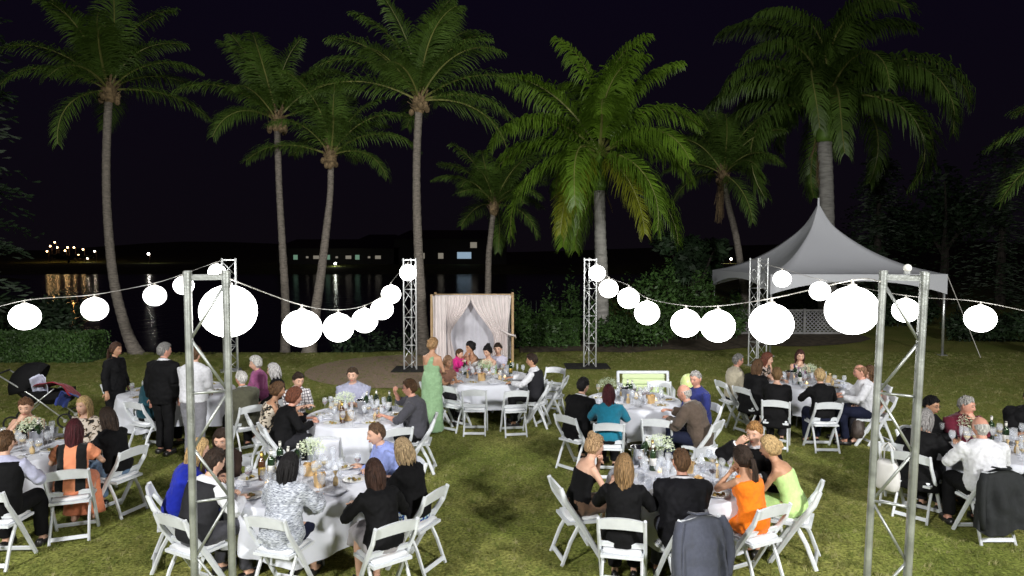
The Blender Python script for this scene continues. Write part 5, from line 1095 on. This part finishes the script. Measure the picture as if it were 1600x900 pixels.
# ------------------------------------------------------------------ bags, jackets, bench, pram
def draped_jacket(p, face, label, col, z1, wtop, wbot, seed, sleeves_=True):
    rnd = random.Random(seed); root = empty('suit_jacket', (p.x, p.y, 0), -R(face), label, 'jacket'); fb = fabric(col); q = MB(); n_ = 56; rings = []
    for j in range(19):
        t = j / 18; z = .845 * (1 - t) + z1 * t + 0; ring = []; wd = (wtop * (.72 + .28 * min(1, t * 4) ** .6) * (1 - t) + wbot * t) / 2; dp = .038 + .05 * min(1, t * 3) + .03 * t
        for k in range(n_):
            a = 2 * PI * k / n_; f = .35 * math.sin(6 * a + 2 * t + seed) + .25 * math.sin(11 * a + seed * 2 - 3 * t) + .5 * mnoise.noise(V((math.cos(a) * 3, t * 6, seed + 9))) + .2 * mnoise.noise(V((a * 2, t * 3, seed))); cx, sy = math.cos(a), math.sin(a); cx = math.copysign(abs(cx) ** .7, cx)
            ring.append((cx * wd * (1 + .05 * f * t), sy * dp * (1 + .75 * f * min(1, t * 3)) - .03 * t - .02, z - (.055 * cx * cx * max(0, 1 - t * 5)) + (.035 * math.sin(3 * a + seed) * t if t > .9 else 0)))
        rings.append(ring)
    q.loft(rings[0:1] + rings, cap=False); q.add(rings[0], [tuple(range(n_))]); q.build('jacket_body', fb, root, smooth=True)
    q = MB(); q.tube([(-.09, .03, .855), (-.05, -.055, .862), (.05, -.055, .862), (.09, .03, .855)], [(.008, .022)] * 4, 8, side=(0, 0, 1)); q.build('collar', fb, root, smooth=True)
    if sleeves_:
        for s_ in (-1, 1):
            q = MB(); q.tube([(s_ * wtop * .40, -.03, .80), (s_ * wtop * .50, -.07, .68), (s_ * (wtop * .49 + .02), -.09, .5), (s_ * (wtop * .46 + .02), -.085, .34), (s_ * (wtop * .45 + .015), -.08, .22)], [(.035, .05), (.038, .055), (.036, .05), (.034, .046), (.034, .044)], 12, side=(1, 0, 0)); q.build('sleeve', fb, root, smooth=True)
    return root
for j_ in JACKETS: draped_jacket(*j_)
def bag_shape(name, label, px, py, z, face, wd, hh, dp, m_, strap_h, pom=False):
    p = onz(px, py, z); root = empty(name, p, -R(face), label, 'bag'); q = MB(); rings = []
    for t, k in ((0, .75), (.06, .95), (.3, 1.08), (.6, 1.0), (.85, .85), (1, .72)): rings.append([(wd / 2 * k * math.copysign(abs(math.cos(a)) ** .6, math.cos(a)), dp / 2 * k * math.copysign(abs(math.sin(a)) ** .8, math.sin(a)) * (1 + .12 * math.sin(5 * a + t * 6)), hh * t) for a in [2 * PI * i / 24 for i in range(24)]])
    q.loft(rings); q.build('bag_body', m_, root, smooth=True)
    for s_ in (-1, 1): q = MB(); q.tube([(-wd * .25, s_ * dp * .3, hh * .95), (-wd * .2, s_ * dp * .2, hh + strap_h * .7), (0, 0, hh + strap_h), (wd * .2, s_ * dp * .2, hh + strap_h * .7), (wd * .25, s_ * dp * .3, hh * .95)], .009, 6); q.build('strap', m_, root, smooth=True)
    return root
brl = mat('brown_leather', (.060, .045, .038), .5, var=.25, vs=20, bump=.3, bs=40); wl = mat('white_bag_leather', (.66, .65, .64), .5, bump=.2, bs=12)
b_ = bag_shape('handbag', 'brown leather handbag hanging on the chair of the balding man in white', 1338, 682, .12, 285, .40, .32, .20, brl, .30)
bag_shape('tote_bag', 'white tote bag hanging from a chair beside the right truss', 1386, 765, .28, 60, .30, .36, .14, wl, .22)
bag_shape('clutch_bag', 'small black handbag hanging on the chair of the teal-sweater woman', 975, 700, .40, 80, .16, .12, .07, M['shoe'], .12)
cu = bag_shape('shopping_bag', 'pale cloth bag on the ground beside the teal-sweater woman', 987, 700, .01, 20, .26, .24, .16, mat('pale_canvas', (.5, .46, .42), .9, bump=.2), .1)
# white cloth over the empty chair at the middle left table
p = onz(515, 690, .80); q = MB(); n_ = 12; vs = []
for j in range(n_ + 1):
    t = j / n_ * 2 - 1
    for i in range(9): u = i / 8 - .5; zz = .84 - abs(t) ** 1.2 * .30; vs.append((u * .26 + .004 * math.sin(t * 7), (t * .055 + (.03 if t > 0 else -.03) * min(1, abs(t) * 4)) + .006 * math.sin(u * 22), zz))
q.add(vs, [(j * 9 + i, j * 9 + i + 1, (j + 1) * 9 + i + 1, (j + 1) * 9 + i) for j in range(n_) for i in range(8)]); o = q.build('folded_cloth', M['cloth'], None, True, (p.x, p.y, 0)); o.modifiers.new('t', 'SOLIDIFY').thickness = .004; tag(o, 'white cloth folded over the back of the empty chair at the lavender-shirted man\'s table', 'cloth')
# white garden bench with lime cushions
pL = onz(967, 583, .86); pR = onz(1049, 586, .86); Wb = pR.x - pL.x; root = empty('garden_bench', ((pL.x + pR.x) / 2, pL.y, 0), PI, 'white garden bench with lime green cushions behind the middle right table', 'bench'); lime = fabric((.60, .70, .42), 'None'); wf = M['chair']
for s_ in (-1, 1):
    q = MB(); q.tube([(s_ * Wb / 2, -.12, .88), (s_ * Wb / 2, -.05, .45), (s_ * Wb / 2, -.10, 0)], [(.03, .035)] * 3, 8, side=(1, 0, 0)); q.build('back_post', wf, root); q = MB(); q.tube([(s_ * Wb / 2, .42, 0), (s_ * Wb / 2, .42, .62), (s_ * Wb / 2, -.06, .66)], .028, 8); q.build('arm_frame', wf, root)
for z_, y_ in ((.86, -.115), (.62, -.08)): q = MB(); q.bar((-Wb / 2, y_, z_), (Wb / 2, y_, z_), .03, .05); q.build('back_rail', wf, root)
q = MB(); q.box((0, .19, .40), (Wb - .05, .48, .05)); q.build('seat', wf, root)
for z_ in (.79, .69, .54): q = MB(); q.box((0, -.05, z_), (Wb - .14, .07, .10 if z_ > .6 else .18)); o = q.build('back_cushion', lime, root, bevel=.025)
q = MB(); q.box((0, .2, .46), (Wb - .1, .42, .08)); q.build('seat_cushion', lime, root, bevel=.03)
# lime balloon behind the bald man
bp_ = at(1076, 599, 11.6); root = empty('balloon', bp_, 0, 'pale lime balloon behind the bald man in brown', 'balloon'); MB().ball((0, 0, 0), (.14, .14, .17), 18, 12).build('skin', mat('lime_latex', (.62, .72, .30), .3), root, smooth=True); MB().tube([(0, 0, -.16), (.01, 0, -.19), (.02, 0, -.9)], [.012, .008, .002], 5).build('string', M['cable'], root)
# red wine held by the charcoal man: glass close to his left hand
bs, fc = PEOPLE['the man in charcoal holding wine']; a = -R(fc); l_ = V((-.16, .60, .78)); gpos = V((bs.x + l_.x * math.cos(a) - l_.y * math.sin(a), bs.y + l_.x * math.sin(a) + l_.y * math.cos(a), .80)); item('wine_glass', GLASS, gpos.x, gpos.y, gpos.z, 'glass of red wine in the charcoal-shirted man\'s hand', 'glass', None, 0, (('wine', WINEIN['red']),))
# pram
pb = onz(64, 668, 0); root = empty('pram', (pb.x, pb.y + .1, 0), R(-75), 'black pram with a red blanket behind the far left table', 'pram'); hoodm = fabric(BK); wheel = MB()
wheel.tube([(.0, .12 * math.cos(2 * PI * i / 20), .12 * math.sin(2 * PI * i / 20)) for i in range(21)], .016, 6, cap=False); wheel = wheel.mesh('wheel_tyre', M['mat'], True); hub = MB().tube([(-.02, 0, 0), (.02, 0, 0)], .03, 10).mesh('wheel_hub', M['alu'])
for x in (-.27, .27):
    for y in (-.42, .42): w_ = inst('wheel', wheel, root, (x, y, .135)); inst('wheel_hub', hub, w_)
    q = MB(); q.tube([(x * .95, .42, .14), (x * .9, -.1, .62), (x * .9, -.62, 1.02)], .013, 8); q.build('frame_tube', M['alu'], root, smooth=True); q = MB(); q.tube([(x * .95, -.42, .14), (x * .9, .05, .55), (x * .9, .25, .72)], .013, 8); q.build('frame_tube', M['alu'], root, smooth=True)
q = MB(); q.tube([(-.25, -.62, 1.02), (.25, -.62, 1.02)], .017, 8); q.build('handle_bar', M['mat'], root)
q = MB(); q.loft([[(.25 * k * cx, yy, zz + oz) for cx, oz in ((-1, 0), (-1, .12), (1, .12), (1, 0), (.6, -.1), (-.6, -.1))] for yy, zz, k in ((-.38, .75, .9), (-.2, .58, 1), (.15, .52, 1), (.45, .55, .9))]); q.build('seat_shell', hoodm, root)
q = MB(); rings = []
for j in range(9):
    e = R(-15 + j * 17); rings.append([(.27 * math.cos(b2) , -.12 - .42 * math.cos(e) * (math.sin(b2) * .9 + .1), .72 + .45 * math.sin(e) * (math.sin(b2) * .9 + .1) * (1 + .02 * (j % 2))) for b2 in [PI * i / 12 for i in range(13)]])
q.add([p_ for r_ in rings for p_ in r_], [(j * 13 + i, j * 13 + i + 1, (j + 1) * 13 + i + 1, (j + 1) * 13 + i) for j in range(8) for i in range(12)]); o = q.build('hood', hoodm, root, smooth=True); o.modifiers.new('t', 'SOLIDIFY').thickness = .008
def sheet(name, m_, c, wx, wy, seed, tilt, lbl):
    q = MB(); n_ = 14; q.v = [((i / n_ - .5) * wx, (j / n_ - .5) * wy, .16 * math.cos((i / n_ - .5) * 3) + .05 * mnoise.noise(V((i * .35, j * .35, seed)))) for j in range(n_ + 1) for i in range(n_ + 1)]; q.f = [(j * (n_ + 1) + i, j * (n_ + 1) + i + 1, (j + 1) * (n_ + 1) + i + 1, (j + 1) * (n_ + 1) + i) for j in range(n_) for i in range(n_)]; q.mi = [0] * len(q.f)
    o = q.build(name, m_, None, True, c); o.rotation_euler = tilt; o.modifiers.new('t', 'SOLIDIFY').thickness = .01; tag(o, lbl, 'blanket'); return o
sheet('blanket', fabric((.20, .006, .02), 'None'), at(90, 613, pb.y), .62, .62, 3, (-.25, .3, .2), 'dark red blanket heaped on the pram'); sheet('muslin_cloth', fabric((.50, .52, .66)), at(62, 610, pb.y - .15), .26, .5, 5, (-1.0, .1, .2), 'white muslin cloth hanging at the pram hood'); sheet('blue_blanket', fabric((.03, .05, .22)), at(108, 628, pb.y - .1), .34, .3, 6, (-.5, -.5, .1), 'dark blue blanket at the foot of the pram')
# sunglasses on the beige man's head

# every label singles out one thing: tell the remaining look-alikes apart by their order in the picture
seen = {}
for o in list(S.objects):
    if o.parent is None and o.get('label') and o.get('category'): seen.setdefault(o['label'], []).append(o)
WORDN = ['second', 'third', 'fourth', 'fifth', 'sixth', 'seventh', 'eighth', 'ninth', 'tenth', 'eleventh', 'twelfth']
for lb, os_ in seen.items():
    if len(os_) < 2: continue
    os_.sort(key=lambda o: o.location.x / max(.1, o.location.y))
    for i, o in enumerate(os_): o['label'] = ('leftmost ' if i == 0 else 'rightmost ' if i == len(os_) - 1 else WORDN[i - 1] + ' from left ') + lb
for o in S.objects:
    if o.parent is None and o.get('label') and len(o['label'].split()) > 16: print('LONG', o['label'])
